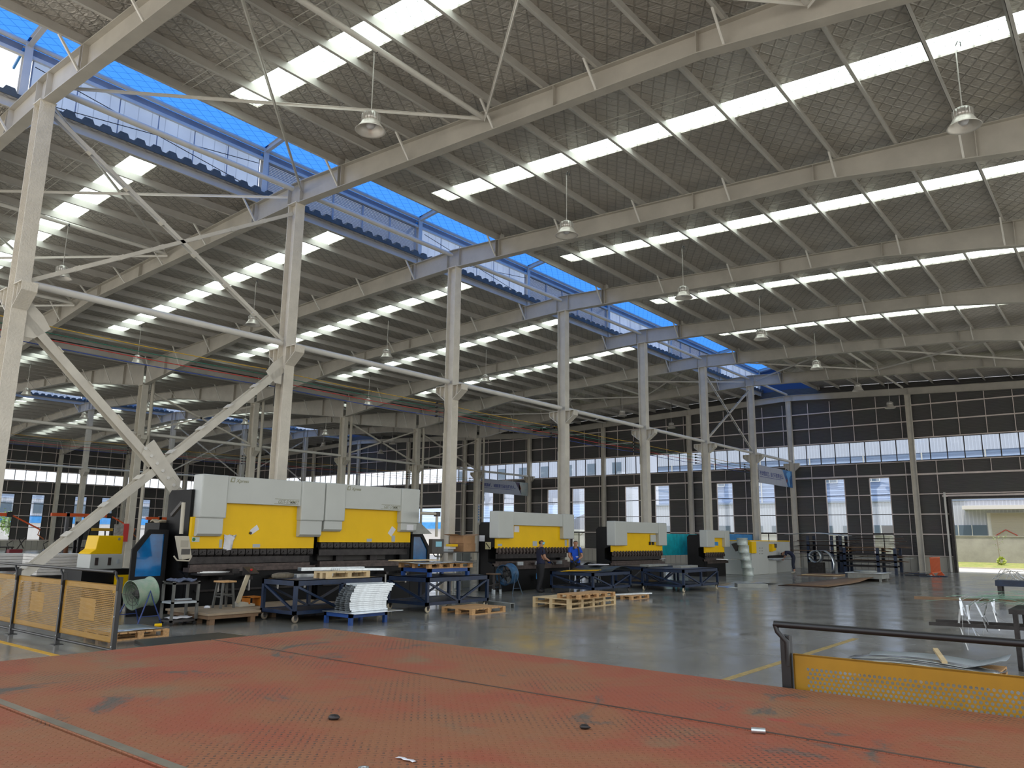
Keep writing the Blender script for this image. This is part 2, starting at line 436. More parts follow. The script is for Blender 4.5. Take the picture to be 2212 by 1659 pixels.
def blue_mat():
    m = bpy.data.materials.new('blue_translucent_roof'); m.use_nodes = True; nt = m.node_tree; N = nt.nodes
    N.remove(N['Principled BSDF'])
    oc, xyz = obj_xyz(nt)
    u = math_node(nt, 'MULTIPLY', math_node(nt, 'ADD', xyz[0], math_node(nt, 'MULTIPLY', xyz[1], .6)), 3.2)
    w = math_node(nt, 'MULTIPLY', math_node(nt, 'SUBTRACT', xyz[0], math_node(nt, 'MULTIPLY', xyz[1], .6)), 3.2)
    f = lambda t: smooth(nt, math_node(nt, 'ABSOLUTE', math_node(nt, 'SUBTRACT', math_node(nt, 'FRACT', t), .5)), .5, .44)
    fac = math_node(nt, 'MULTIPLY', f(u), f(w))
    mx = N.new('ShaderNodeMix'); mx.data_type = 'RGBA'; mx.inputs[6].default_value = (.02, .11, .34, 1); mx.inputs[7].default_value = (.045, .20, .62, 1)
    nt.links.new(fac, mx.inputs[0])
    d = N.new('ShaderNodeBsdfDiffuse'); t = N.new('ShaderNodeBsdfTranslucent'); a = N.new('ShaderNodeMixShader'); a.inputs[0].default_value = .6
    nt.links.new(mx.outputs[2], d.inputs[0]); nt.links.new(mx.outputs[2], t.inputs[0])
    nt.links.new(d.outputs[0], a.inputs[1]); nt.links.new(t.outputs[0], a.inputs[2])
    nt.links.new(a.outputs[0], N['Material Output'].inputs[0])
    return m
BLUER = blue_mat()

def glass_mat(name, tint=(.93, .96, 1.0), refl=.08, rough=.02, bump=0.):
    m = bpy.data.materials.new(name); m.use_nodes = True; nt = m.node_tree; N = nt.nodes
    N.remove(N['Principled BSDF'])
    t = N.new('ShaderNodeBsdfTransparent'); t.inputs[0].default_value = (*tint, 1)
    g = N.new('ShaderNodeBsdfGlossy'); g.inputs['Roughness'].default_value = rough
    a = N.new('ShaderNodeMixShader'); a.inputs[0].default_value = refl
    if bump:
        tc = N.new('ShaderNodeTexCoord'); mp = N.new('ShaderNodeMapping'); mp.inputs['Scale'].default_value = (1.2, 1, 7)
        nz = N.new('ShaderNodeTexNoise'); nz.inputs['Scale'].default_value = 3.; nz.inputs['Detail'].default_value = 3
        bp = N.new('ShaderNodeBump'); bp.inputs['Strength'].default_value = bump; bp.inputs['Distance'].default_value = .05
        nt.links.new(tc.outputs['Object'], mp.inputs[0]); nt.links.new(mp.outputs[0], nz.inputs['Vector']); nt.links.new(nz.outputs['Fac'], bp.inputs['Height'])
        nt.links.new(bp.outputs[0], g.inputs['Normal'])
    nt.links.new(t.outputs[0], a.inputs[1]); nt.links.new(g.outputs[0], a.inputs[2]); nt.links.new(a.outputs[0], N['Material Output'].inputs[0])
    return m
GLASS = glass_mat('window_glass')
FILM = glass_mat('clear_wrapping_film', (.97, .96, .93), .025, .08, .9)
BLUEG = P('blue_tinted_acrylic', (.0, .20, .55), .08, 0, .6, 1.2, col2=(.01, .07, .20))

# ------------------------------------------------------------------ building data
YK = [6.35 + 7.5 * k for k in range(8)]
XA, XB, XC, XS = -20.2, -45.2, -70.2, -95.2
ZS = lambda d: 13.42 - .048 * d          # roof sheet underside
ZT = lambda d: 13.15 - .048 * d          # rafter top
def ZB(d):                                # rafter bottom
    return 12.40 - .032 * d if d < 14 else 11.95 - .132 * (d - 14)
SLOPES = [(XA, 1, 'slope over the open floor'), (XA, -1, 'slope behind the press row'), (XC, 1, 'middle slope past the valley'), (XC, -1, 'farthest slope by the side wall')]
Y0, Y1 = -1.2, 59.2

# ------------------------------------------------------------------ floor, ground
o = MB().box(-95.6, -8, -.2, 34, 59.3, 0).build('floor', FLOOR); tag(o, 'polished grey concrete workshop floor', 'floor', kind='structure')
def yline(x0, y0, x1, y1, label, mt=None):
    o = MB().bar((x0, y0, .003), (x1, y1, .003), .11, .004, mi=0).build('floor_marking', mt or YLINE); tag(o, label, 'floor marking', kind='structure')
yline(-4.86, 8, -4.82, 17.2, 'worn yellow line on the floor behind the perforated fence')
yline(-17.6, 5.58, -10.2, 5.57, 'yellow floor line in front of the low fence', YLINE2)
o = MB().box(-160, 59.3, -.3, 80, 72, -.03).build('ground', OUTC); tag(o, 'pale sunlit concrete yard outside the gable door', 'ground', kind='structure')
o = MB().box(-160, -8, -.3, -95.6, 59.3, -.03).build('ground', OUTC); tag(o, 'pale concrete yard outside the side wall', 'ground', kind='structure')
o = MB().box(34, -30, -.3, 80, 59.3, -.03).build('ground', OUTC); tag(o, 'concrete yard at the open side of the hall', 'ground', kind='structure')
o = MB().box(-160, -40, -.3, 34, -8, -.03).build('ground', OUTC); tag(o, 'concrete yard at the open near end of the hall', 'ground', kind='structure')

# ------------------------------------------------------------------ roof
for si, (xr, sg, lab) in enumerate(SLOPES):
    def slab(mb, d0, d1, y0, y1, zo=0., t=.05, mi=0):
        xa, xb = xr + sg * d0, xr + sg * d1
        za, zb = ZS(d0) + zo, ZS(d1) + zo
        vs = [(xa, y0, za), (xb, y0, zb), (xb, y1, zb), (xa, y1, za), (xa, y0, za + t), (xb, y0, zb + t), (xb, y1, zb + t), (xa, y1, za + t)]
        mb.add(vs, [(0, 1, 2, 3), (7, 6, 5, 4), (0, 4, 5, 1), (1, 5, 6, 2), (2, 6, 7, 3), (3, 7, 4, 0)], mi)
    mb = MB()
    strips = [(YK[k] + 3.33, YK[k] + 4.17) for k in range(5)]
    ys = [Y0] + [y for s in strips for y in s] + [Y1]
    for i in range(0, len(ys), 2): slab(mb, 2.05, 25., ys[i], ys[i + 1])
    for a, b in strips:
        slab(mb, 2.05, 2.75, a, b); slab(mb, 21.6, 25., a, b)
    ceil = mb.build('ceiling', FOIL, loc=(xr, 0, 12)); tag(ceil, 'wire-netted foil roof lining, ' + lab, 'ceiling', kind='structure')
    for i, (a, b) in enumerate(strips):
        mb = MB(); slab(mb, 2.75, 21.6, a - .02, b + .02, .055, .012)
        o = mb.build('window_%d' % (si * 10 + i + 1), SKYL, loc=(xr, a, 12))
        tag(o, 'translucent roof light strip in the %s bay from the camera, %s' % (ORD[i], lab), 'roof light', kind='structure')
    # purlins
    for j in range(15):
        d = 2.2 + 1.55 * j; x = xr + sg * d; zt = ZS(d); zb = zt - .26
        mb = MB()
        mb.bar((x, Y0, (zt + zb) / 2), (x, Y1, (zt + zb) / 2), .012, .26)
        mb.bar((x + .035, Y0, zb + .006), (x + .035, Y1, zb + .006), .08, .012)
        mb.bar((x - .035, Y0, zt - .008), (x - .035, Y1, zt - .008), .08, .012)
        o = mb.build('purlin', PURL); tag(o, 'grey steel purlin, %s line down from the ridge on the %s' % (ORD[j], lab), 'purlin', kind='structure')
    # sag rods under the lining
    for k in range(7):
        for dy in (2.3, 2.5):
            y = YK[k] + dy; mb = MB()
            mb.bar((xr + sg * 2.2, y, ZS(2.2) - .10), (xr + sg * 24, y, ZS(24) - .10), .014, .014)
            mb.build('sag_rod', STEELW, ceil)
    if sg < 0:
        # trapezoid sheet edge beside the ridge opening
        prof = []; y = Y0; up = False
        while y < Y1:
            if not up: prof += [(y, 13.42), (y + .16, 13.42)]; y += .22
            else: prof += [(y, 13.545), (y + .22, 13.545)]; y += .28
            up = not up
        mb = MB(); n = len(prof)
        xa, xb = xr - 2.60, xr - 2.02
        vs = [(xa, p[0], 13.30) for p in prof] + [(xb, p[0], 13.33) for p in prof] + [(xa, p[0], p[1]) for p in prof] + [(xb, p[0], p[1] + .03) for p in prof]
        fs = []
        for i in range(n - 1):
            fs += [(i, i + 1, n + i + 1, n + i), (2 * n + i, 3 * n + i, 3 * n + i + 1, 2 * n + i + 1), (n + i, n + i + 1, 3 * n + i + 1, 3 * n + i)]
        mb.add(vs, fs)
        o = mb.build('sheet_edge', CORR, ceil, label='dark trapezoid sheet edge beside the ridge opening')

# ------------------------------------------------------------------ rafters
FR = ['nearest', 'second', 'third', 'fourth', 'fifth', 'sixth', 'seventh', 'gable']
def rafter(xr, sg, k, lab):
    y = YK[k]; g = (k == 7)
    zt = (lambda d: 12.86 - .040 * d) if g else ZT
    zb = (lambda d: 12.42 - .044 * d) if g else ZB
    b = .24 if g else .28
    ds = [0, 4, 8, 14, 19.5, 24.85] if not g else [0, 12, 25]
    root = None
    mb = MB()
    for d0, d1 in zip(ds[:-1], ds[1:]):
        xa, xb = xr + sg * d0, xr + sg * d1
        vs = []
        for dy in (-.008, .008):
            vs += [(xa, y + dy, zb(d0)), (xb, y + dy, zb(d1)), (xb, y + dy, zt(d1)), (xa, y + dy, zt(d0))]
        mb.add(vs, [(0, 1, 2, 3), (7, 6, 5, 4), (0, 4, 5, 1), (2, 6, 7, 3), (1, 5, 6, 2), (3, 7, 4, 0)])
        mb.bar((xa, y, zt(d0) - .012), (xb, y, zt(d1) - .012), b, .024)
        mb.bar((xa, y, zb(d0) + .012), (xb, y, zb(d1) + .012), b, .024)
    for d in ([.32, 2.2, 2.35, 10.3, 14.0, 18, 22.5] if not g else [.3, 8.4, 16.7]):
        x = xr + sg * d
        mb.box(x - .008, y - b / 2, zb(d) + .02, x + .008, y + b / 2, zt(d) - .02)
    root = mb.build('rafter', RAFT, loc=(xr, y, 12))
    tag(root, 'tapered grey steel rafter of the %s frame, %s' % (FR[k], lab), 'rafter', kind='structure')
    if not g:
        for j in range(0, 15, 2):
            d = 2.2 + 1.55 * j
            if d > 24: continue
            x = xr + sg * d
            m2 = MB()
            for s in (1, -1):
                m2 = MB()
                m2.bar((x, y + s * .62, ZS(d) - .24), (x, y + s * .10, zb(d) + .05), .05, .05)
                m2.build('fly_brace', STEELW, root)
for si, (xr, sg, lab) in enumerate(SLOPES):
    for k in range(8):
        if si == 2 and k < 1 or si == 3 and k < 2: continue
        rafter(xr, sg, k, lab)

# ------------------------------------------------------------------ columns
def column(x, y, ztop, b, h, mat, label, corbel=7.6, cw=.5):
    mb = MB().hsec((x, y, .02), (x, y, ztop), b, h, .022, (1, 0, 0))
    mb.box(x - h / 2 - .02, y - b / 2 - .02, ztop - .03, x + h / 2 + .02, y + b / 2 + .02, ztop)
    c = mb.build('column', mat, loc=(x, y, 0)); tag(c, label, 'column', kind='structure')
    MB().box(x - h / 2 - .1, y - b / 2 - .1, 0, x + h / 2 + .1, y + b / 2 + .1, .03).build('base_plate', mat, c)
    if corbel:
        for s in (1, -1):
            xf = x + s * h / 2; xt = xf + s * cw
            m2 = MB()
            m2.prism([(xf, corbel), (xt, corbel), (xt, corbel - .20), (xf, corbel - .55)], 'y', y - .012, y + .012)
            m2.box(min(xf, xt), y - b / 2 - .02, corbel, max(xf, xt), y + b / 2 + .02, corbel + .022)
            m2.bar((xt, y, corbel - .20), (xf, y, corbel - .55), b, .022)
            m2.box(xt - .01, y - b / 2, corbel - .20, xt + .01, y + b / 2, corbel)
            m2.box((xf + xt) / 2 - .01, y - b / 2, corbel - .36, (xf + xt) / 2 + .01, y + b / 2, corbel)
            m2.build('crane_bracket', mat, c)
    return c
for k in range(7):
    column(XA, YK[k], 12.42, .34, .42, STEELR if k < 3 else STEEL, 'cream steel column with crane brackets, %s in the row along the presses' % ORD[k], 7.62, .46)
for k in range(1, 7):
    c = column(XB, YK[k], 10.52, .36, .5, STEEL, 'cream steel column with crane brackets, %s in the row at the roof valley' % ORD[k - 1], 7.5, .42)
for k in range(2, 7):
    column(XC, YK[k], 12.42, .34, .42, STEEL, 'steel column with crane brackets, %s in the farthest inner row' % ORD[k - 2], 7.2, .4)
gx = [-3.53, -11.87, -20.2, -28.53, -36.87, -45.2, -53.53, -61.87, -70.2, -78.5, -86.9]
for i, x in enumerate(gx):
    big = abs(x - XA) < .1 or abs(x - XB) < .1
    d = abs(((x - XA + 25) % 50) - 25)
    column(x, YK[7], 12.42 - .044 * d, .26, .36, STEEL, 'steel wind column on the gable wall, %s from the open door' % ORD[i], 7.62 if big else 0, .4)
for k in range(3, 8):
    column(XS + .35, YK[k], 11.2, .34, .5, STEEL, 'grey steel column against the far side wall, %s of its row' % ORD[k - 3], 0)

# downpipes at the valley columns
for k in range(1, 7):
    mb = MB().path([(XB + .30, YK[k] + .42, 11.9), (XB + .30, YK[k] + .42, 10.5), (XB + .36, YK[k] + .40, 10.2), (XB + .36, YK[k] + .40, .0)], .095, 10)
    mb.tube((XB + .36, YK[k] + .40, 5.0), (XB + .36, YK[k] + .40, 5.12), .112, 10)
    o = mb.build('downpipe', PIPE); tag(o, 'cream rain downpipe beside the %s valley column' % ORD[k - 1], 'downpipe', group='downpipes at the roof valley')
o = MB().prism([(XB - .5, 12.1), (XB + .5, 12.1), (XB + .42, 11.75), (XB - .42, 11.75)], 'y', Y0, Y1).build('gutter', PURL); tag(o, 'long box gutter along the roof valley', 'gutter', kind='structure')

# longitudinal tubes
def tie(x, k, z, r, label):
    o = MB().tube((x, YK[k] + .17, z), (x, YK[k + 1] - .17, z), r, 12).build('tie_tube', STEELW); tag(o, label, 'tie tube', kind='structure')
for k in range(7):
    tie(XA - .03, k, 7.78, .095, 'pale tube between bracket tops in the press row, %s bay' % ORD[k])
    tie(XA - .03, k, 12.92, .085, 'pale tube under the ridge vent, %s bay of the press row' % ORD[k])
    if k > 0: tie(XB, k, 7.66, .09, 'pale tube between the valley columns, %s bay' % ORD[k])
    if k > 1: tie(XC, k, 7.36, .09, 'pale tube between the farthest inner columns, %s bay' % ORD[k])
for k in (0, 5, 6):
    for xr, sg, lab in SLOPES[:2]:
        for d in (8.1, 16.3):
            tie(xr + sg * d, k, ZB(d) + .42, .07, 'pale tube under the %s, %s bay, %s' % (lab, ORD[k], 'upper line' if d < 10 else 'lower line'))

# roof plane bracing
def roof_brace(k, xr, sg, lab):
    ds = [.35, 8.1, 16.3, 24.3]
    for i in range(3):
        for f in (0, 1):
            d0, d1 = ds[i], ds[i + 1]
            za, zb = ZB(d0) + .40, ZB(d1) + .40 if i < 2 else ZB(d1) + 1.0
            ya, yb = (YK[k] + .1, YK[k + 1] - .1) if f else (YK[k + 1] - .1, YK[k] + .1)
            dz = .03 if f else -.03
            mb = MB()
            p, q = V((xr + sg * d0, ya, za + dz)), V((xr + sg * d1, yb, zb + dz))
            mb.bar(p, q, .075, .012); mb.bar(p + V((0, 0, -.035)), q + V((0, 0, -.035)), .012, .07)
            o = mb.build('roof_brace', STEELW)
            tag(o, 'pale angle brace in the %s, %s bay, %s panel, %s' % (lab, ORD[k], ORD[i], 'running away from the column' if f else 'running towards the camera'), 'brace', kind='structure')
for k in (0, 5):
    for s in SLOPES[:2]: roof_brace(k, *s)

# vertical cross bracing
def diag(p, q, w, h, lab, heavy=False, mat=None):
    mb = MB(); p = V(p); q = V(q)
    mat = mat or STEEL
    d = (q - p).normalized(); up = d.cross(V((1, 0, 0))).normalized()
    if up.z < 0: up = -up
    if heavy:
        mb.hsec(p, q, w, h, .016, (1, 0, 0))
    else:
        for s in (-1, 1):
            mb.bar(p + V((s * w * .30, 0, 0)), q + V((s * w * .30, 0, 0)), .012, h, up)
        L = (q - p).length; n = int(L / 1.1)
        for i in range(1, n):
            c = p + d * (L * i / n); mb.bar(c - d * .06, c + d * .06, w * .7, h * 1.25, up)
    o = mb.build('cross_brace', mat); tag(o, lab, 'brace', kind='structure')
    if heavy:
        L = (q - p).length; n = int(L / 1.05)
        for i in range(1, n):
            c = p + d * (L * i / n) + up * (w / 2 + .01)
            MB().bar(c - d * .09, c + d * .09, h + .10, .02, up).build('batten_plate', mat, o)
    return o
ya, yb = YK[0], YK[1]
diag((XA, ya + .15, 6.95), (XA, yb - .2, .35), .20, .26, 'heavy cream brace falling from the nearest column towards the press', True)
diag((XA, yb - .15, 6.95), (XA, ya + .2, .35), .20, .26, 'heavy cream brace falling from the second column behind the yellow fence', True)
g = thing('gusset_plate', 'bolted cream plate where the two heavy braces cross', 'gusset plate', (XA, (ya + yb) / 2 - .02, 3.65), kind='structure')
cy, cz = (ya + yb) / 2, 3.65
mb = MB().prism([(cy - .42, cz + .52), (cy - .22, cz + .70), (cy + .62, cz - .32), (cy + .60, cz - .52), (cy + .36, cz - .66), (cy - .5, cz + .3)], 'x', XA + .145, XA + .17)
mb.build('plate', STEEL, g)
for i in range(6):
    t = -.5 + i * .2
    MB().tube((XA + .165, cy + t * .85, cz - t * .9), (XA + .20, cy + t * .85, cz - t * .9), .045, 8).build('bolt', STEELW, g)
for y, s in ((ya, 1), (yb, -1)):
    o = MB().prism([(y + s * .20, 7.35), (y + s * .20, 6.45), (y + s * .42, 6.45), (y + s * .75, 6.75), (y + s * .55, 7.05)], 'x', XA + .11, XA + .13).build('gusset_plate', STEEL)
    tag(o, 'cream end plate of the heavy brace at the %s column' % ('nearest' if s > 0 else 'second'), 'gusset plate', kind='structure')
diag((XA, ya + .15, 12.25), (XA, yb - .2, 7.85), .22, .10, 'slim double brace falling from the top of the nearest column', False)
diag((XA, yb - .15, 12.05), (XA, ya + .2, 7.85), .22, .10, 'slim double brace falling from the top of the second column', False)
for x, zt, zb, ks, nm in ((XA, 12.1, 7.9, (5,), 'press row'), (XB, 10.3, 7.75, (2, 4, 5), 'valley row'), (XC, 12.0, 7.6, (4, 5), 'farthest inner row')):
    for k in ks:
        diag((x, YK[k] + .15, zt), (x, YK[k + 1] - .15, zb), .16, .09, 'slim cross brace falling away from the camera, %s bay of the %s' % (ORD[k], nm))
        diag((x, YK[k + 1] - .15, zt), (x, YK[k] + .15, zb), .16, .09, 'slim cross brace rising away from the camera, %s bay of the %s' % (ORD[k], nm))

# ------------------------------------------------------------------ ridge monitor (both ridges)
wn = 60
for xr, nm in ((XA, 'near ridge'), (XC, 'far ridge')):
    m = thing('ridge_vent', 'raised glazed ridge vent frame with blue roof over the %s' % nm, 'ridge vent', (xr, 30, 13.2), kind='structure')
    for k in range(8):
        y = YK[k] + .12
        for s in (1, -1):
            MB().hsec((xr + s * 2.25, y, 13.10), (xr + s * 2.25, y, 15.06), .2, .2, .014, (1, 0, 0)).build('post', STEELW, m)
            MB().hsec((xr + s * 2.25, y, 15.10), (xr, y, 15.42), .13, .20, .012, (0, 0, 1)).build('vent_rafter', STEELW, m)
        for s in (-1,):
            MB().bar((xr - 2.25, y - .1, 14.92), (xr - 2.9, y - .1, 14.60), .05, .09).build('eave_strut', BLUEC, m)
    for s in (1, -1):
        MB().tube((xr + s * 2.25, Y0, 15.12), (xr + s * 2.25, Y1, 15.12), .075, 8).build('eave_beam', STEELW, m)
        MB().box(xr + s * 2.25 - .06, Y0, 14.70, xr + s * 2.25 + .06, Y1, 14.80).build('window_head', STEELW, m)
        MB().box(xr + s * 2.40 - .02, Y0, 14.80, xr + s * 2.40 + .02, Y1, 15.10).build('eave_sheet', LIDB, m)
        vs = [(xr + s * 2.75, Y0, 15.10), (xr, Y0, 15.56), (xr, Y1, 15.56), (xr + s * 2.75, Y1, 15.10)]
        MB().add(vs, [(0, 1, 2, 3)]).build('vent_roof', BLUER, m, label='blue netted roof sheet of the ridge vent')
        for xx in (1.1,):
            zz = 15.10 + .46 * (2.75 - xx) / 2.75 - .09
            MB().bar((xr + s * xx, Y0, zz), (xr + s * xx, Y1, zz), .04, .14).build('vent_purlin', BLUEC, m)
    MB().prism([(xr - 2.6, 13.2), (xr + 2.6, 13.2), (xr + 2.7, 15.1), (xr, 15.6), (xr - 2.7, 15.1)], 'y', 59.25, 59.3).build('end_sheet', P('navy_end_sheet', (.03, .07, .16), .5) if 'navy_end_sheet' not in MATS else MATS['navy_end_sheet'], m)
    for k in range(7):
        ya, yb = YK[k] + .30, YK[k + 1] - .06
        for s in (1, -1):
            x = xr + s * 2.30
            sd = ('on the press side' if s < 0 else 'on the open floor side') + ' of the ' + nm
            if k % 2 == 0:
                wn += 1
                w = thing('window_%d' % wn, 'bright translucent vent window, %s bay, %s' % (ORD[k], sd), 'window', (x, ya, 13.4), kind='structure')
                MB().box(x - .012, ya, 13.36, x + .012, yb, 14.70).build('pane', MONW, w)
                n = 6
                for i in range(n + 1):
                    yy = ya + (yb - ya) * i / n
                    MB().box(x - .02, yy - .016, 13.36, x + .02, yy + .016, 14.70).build('mullion', LIDB, w)
            else:
                w = thing('louvre_panel', 'grey louvred vent panel, %s bay, %s' % (ORD[k], sd), 'louvre panel', (x, ya, 13.4), kind='structure')
                for i in range(6):
                    yy = ya + (yb - ya) * i / 5
                    MB().box(x - .035, yy - .03, 13.36, x + .035, yy + .03, 14.70).build('stile', LOUV, w)
                m2 = MB()
                for i in range(22):
                    z = 13.38 + i * .06
                    m2.bar((x, ya, z + .03), (x, yb, z + .03), .008, .085, (.5 * s, 0, .85))
                m2.build('blades', LOUV, w)
    for sgn in (0, 2):
        for f in (0, 1):
            ya, yb = YK[sgn] + .3, YK[sgn + 1] - .2
            o = MB().tube((xr - 2.1, ya if f else yb, 13.45), (xr - 2.1, yb if f else ya, 14.45), .012, 6).build('tie_rod', CABLE)
            tag(o, 'thin dark tie rod crossing the vent window, %s bay, %s, %s' % (ORD[sgn], nm, 'rising away from the camera' if f else 'falling away from the camera'), 'tie rod', kind='structure')

# ------------------------------------------------------------------ gable wall
YW = 59.12
def rect(mb, x0, x1, z0, z1, th=.06):
    if x1 - x0 > .01 and z1 - z0 > .01: mb.box(x0, YW, z0, x1, YW + th, z1)
doors = [(-61.4, -55.4, 4.88), (-9.95, -3.7, 4.82)]
wins = [-74.2, -67.9, -64.9, -51.2, -48.55, -43.2, -40.4, -34.85, -31.95, -26.4, -23.05, -17.91, -14.88]
wins = [w for w in wins]
WZ0, WZ1 = 1.02, 6.38
mb = MB(); kk = MB()
xs = XS; holes = sorted([(w, w + 1.37, WZ0, WZ1) for w in wins] + [(a, b, 0, z) for a, b, z in doors])
cur = -95.5
for a, b, z0, z1 in holes + [(9, 9, 0, 0)]:
    rect(mb, cur, a, 1.02, 6.4)
    rect(kk, cur, a, 0, 1.02, .09)
    if b > a and z0 > 0:
        rect(kk, a, b, 0, 1.02, .09)
        rect(mb, a, b, z1, 6.4)
    elif b > a:
        rect(mb, a, b, z1, 6.4)
    cur = b
rect(mb, -95.5, 9, 6.4, 7.42)
poly = [(-95.5, 9.0), (9, 9.0), (9, 12.1)] + [(XA + 25, 12.2), (XA, 13.4), (XB, 12.2), (XC, 13.4), (-95.5, 12.2)]
mb.prism(poly, 'y', YW, YW + .06)
wall = mb.build('wall_back', DARKW, loc=(-45, YW, 0)); tag(wall, 'dark profiled gable wall at the far end with window strips', 'wall', kind='structure')
o = kk.build('kick_panel', KICK, wall, label='cream sandwich panel skirting of the gable wall')
m2 = MB()
x = -95.
while x < 9:
    if not any(a - .05 < x < b + .05 for a, b, z in doors): m2.box(x - .008, YW - .006, .02, x + .008, YW, 1.0)
    x += .45
m2.build('panel_joints', BLKF, wall)
for z, hh in ((1.03, .05), (2.46, .07), (3.80, .07), (5.15, .07), (6.5, .12), (7.40, .06), (9.02, .06), (10.18, .08), (11.32, .08)):
    segs = [(-95.3, 9)]
    if z < 6:
        segs = []; cur = -95.3
        for a, b, z0, z1 in holes:
            if z < z1 - .02: segs.append((cur, a)); cur = b
        segs.append((cur, 9))
    m2 = MB()
    for a, b in segs: m2.box(a, YW - .14, z - hh / 2, b, YW - .002, z + hh / 2)
    m2.build('girt', GIRT, wall)
for i, g0 in enumerate(gx + [-95.2]):
    for j in range(1, 6):
        x = g0 - .0 + 1.37 + (j - 1) * 1.6
        if x > 8: continue
        m2 = MB()
        for za, zb in ((1.03, 6.5), (6.5, 7.42), (9.02, 12.15)):
            if za < 6 and any(a - .12 < x < b + .12 for a, b, *_ in holes): continue
            m2.box(x - .022, YW - .10, za, x + .022, YW - .06, zb)
        if m2.v: m2.build('hanger', GIRT, wall)
WN = 100
def gwin(x0, x1, z0, z1, label, nx, zs, fw=.05, dark=True, rail=False):
    global WN
    WN += 1
    w = thing('window_%d' % WN, label, 'window', ((x0 + x1) / 2, YW, z0), kind='structure')
    f = MB()
    f.box(x0, YW - .05, z0, x0 + fw, YW + .05, z1); f.box(x1 - fw, YW - .05, z0, x1, YW + .05, z1)
    f.box(x0, YW - .05, z0, x1, YW + .05, z0 + fw); f.box(x0, YW - .05, z1 - fw, x1, YW + .05, z1)
    f.build('frame', GIRT if not dark else BLACKM, w)
    m = MB()
    for i in range(1, nx): xx = x0 + (x1 - x0) * i / nx; m.box(xx - .03, YW - .03, z0, xx + .03, YW + .03, z1)
    for z in zs: m.box(x0, YW - .03, z - .025, x1, YW + .03, z + .025)
    if rail:
        m.box(x0, YW - .06, 2.40, x1, YW + .04, 2.52); xx = (x0 + x1) / 2; m.box(xx - .03, YW - .03, z0, xx + .03, YW + .03, 2.4)
    if m.v: m.build('mullion', BLACKM, w)
    MB().box(x0 + .02, YW - .004, z0 + .02, x1 - .02, YW + .004, z1 - .02).build('pane', GLASS, w)
for i, w in enumerate(reversed(wins)):
    gwin(w, w + 1.37, WZ0 + .03, WZ1, 'tall narrow gable window, %s from the open door' % ORD[i], 1, (3.8, 5.15), rail=True, dark=False)
gg = [9] + gx + [-95.3]
for i in range(len(gg) - 1):
    gwin(gg[i + 1] + .02, gg[i] - .02, 7.44, 9.0, 'long high strip window of the gable, %s bay from the open door side' % ORD[i], 8, (), dark=True)
for i, (a, b, z) in enumerate(doors):
    d = thing('door_%d' % (i + 1), 'dark frame of the open roller door %s' % ('in the gable beyond the second press' if i == 0 else 'leading out to the sunlit yard'), 'door', ((a + b) / 2, YW, 0), kind='structure')
    MB().box(a - .02, YW - .30, 0, a + .16, YW + .12, z).build('jamb', BLACKM, d); MB().box(b - .16, YW - .30, 0, b + .02, YW + .12, z).build('jamb', BLACKM, d)
    MB().box(a, YW - .32, z - .05, b, YW + .12, z + .12).build('head', BLACKM, d)
    MB().box(a - .35, YW - .25, z + .1, b + .35, YW - .12, z + .24).build('track', GIRT, d)
    if i == 1: MB().box(a - .26, YW - .3, .02, a - .14, YW - .14, z + .4).build('guide', STEELW, d)

# ------------------------------------------------------------------ far side wall
XW = XS - .12
mb = MB(); kk = MB()
sw = []
for k in range(2, 7): sw += [YK[k] + 2.15, YK[k] + 5.15]
cur = 20.
def rectx(m, y0, y1, z0, z1, th=.06):
    if y1 - y0 > .01: m.box(XW - th, y0, z0, XW, y1, z1)
for y in sw + [59.3]:
    rectx(mb, cur, y, 1.02, 6.1); cur = y + 1.35
    if y < 59: rectx(mb, y, y + 1.35, 5.98, 6.1)
rectx(kk, 20., 59.3, 0, 1.02, .09)
rectx(mb, 20., 59.3, 6.1, 7.42); rectx(mb, 20., 59.3, 8.6, 12.6)
wall2 = mb.build('wall_left', DARKW, loc=(XW, 40, 0)); tag(wall2, 'dark profiled side wall far beyond the presses', 'wall', kind='structure')
kk.build('kick_panel', KICK, wall2)
m2 = MB(); y = 20.2
while y < 59: m2.box(XW, y - .01, .02, XW + .006, y + .01, 1.0); y += .6
m2.build('panel_joints', BLKF, wall2)
for z, hh in ((1.05, .05), (2.42, .07), (3.65, .07), (4.96, .07), (6.15, .10), (7.38, .06), (8.62, .06), (9.6, .08), (10.7, .08)):
    m2 = MB(); cur = 20.
    for y in (sw if z < 6 else []): m2.box(XW, cur, z - hh / 2, XW + .14, y, z + hh / 2); cur = y + 1.35
    m2.box(XW, cur, z - hh / 2, XW + .14, 59.2, z + hh / 2)
    m2.build('girt', GIRT, wall2)
for k in range(2, 7):
    for j in range(1, 6):
        y = YK[k] + j * 1.5 - .75 + .35; m2 = MB()
        if not any(w - .1 < y < w + 1.45 for w in sw): m2.box(XW + .06, y - .022, 1.03, XW + .10, y + .022, 6.15)
        m2.box(XW + .06, y - .022, 6.15, XW + .10, y + .022, 7.4); m2.box(XW + .06, y - .022, 8.62, XW + .10, y + .022, 12)
        m2.build('hanger', GIRT, wall2)
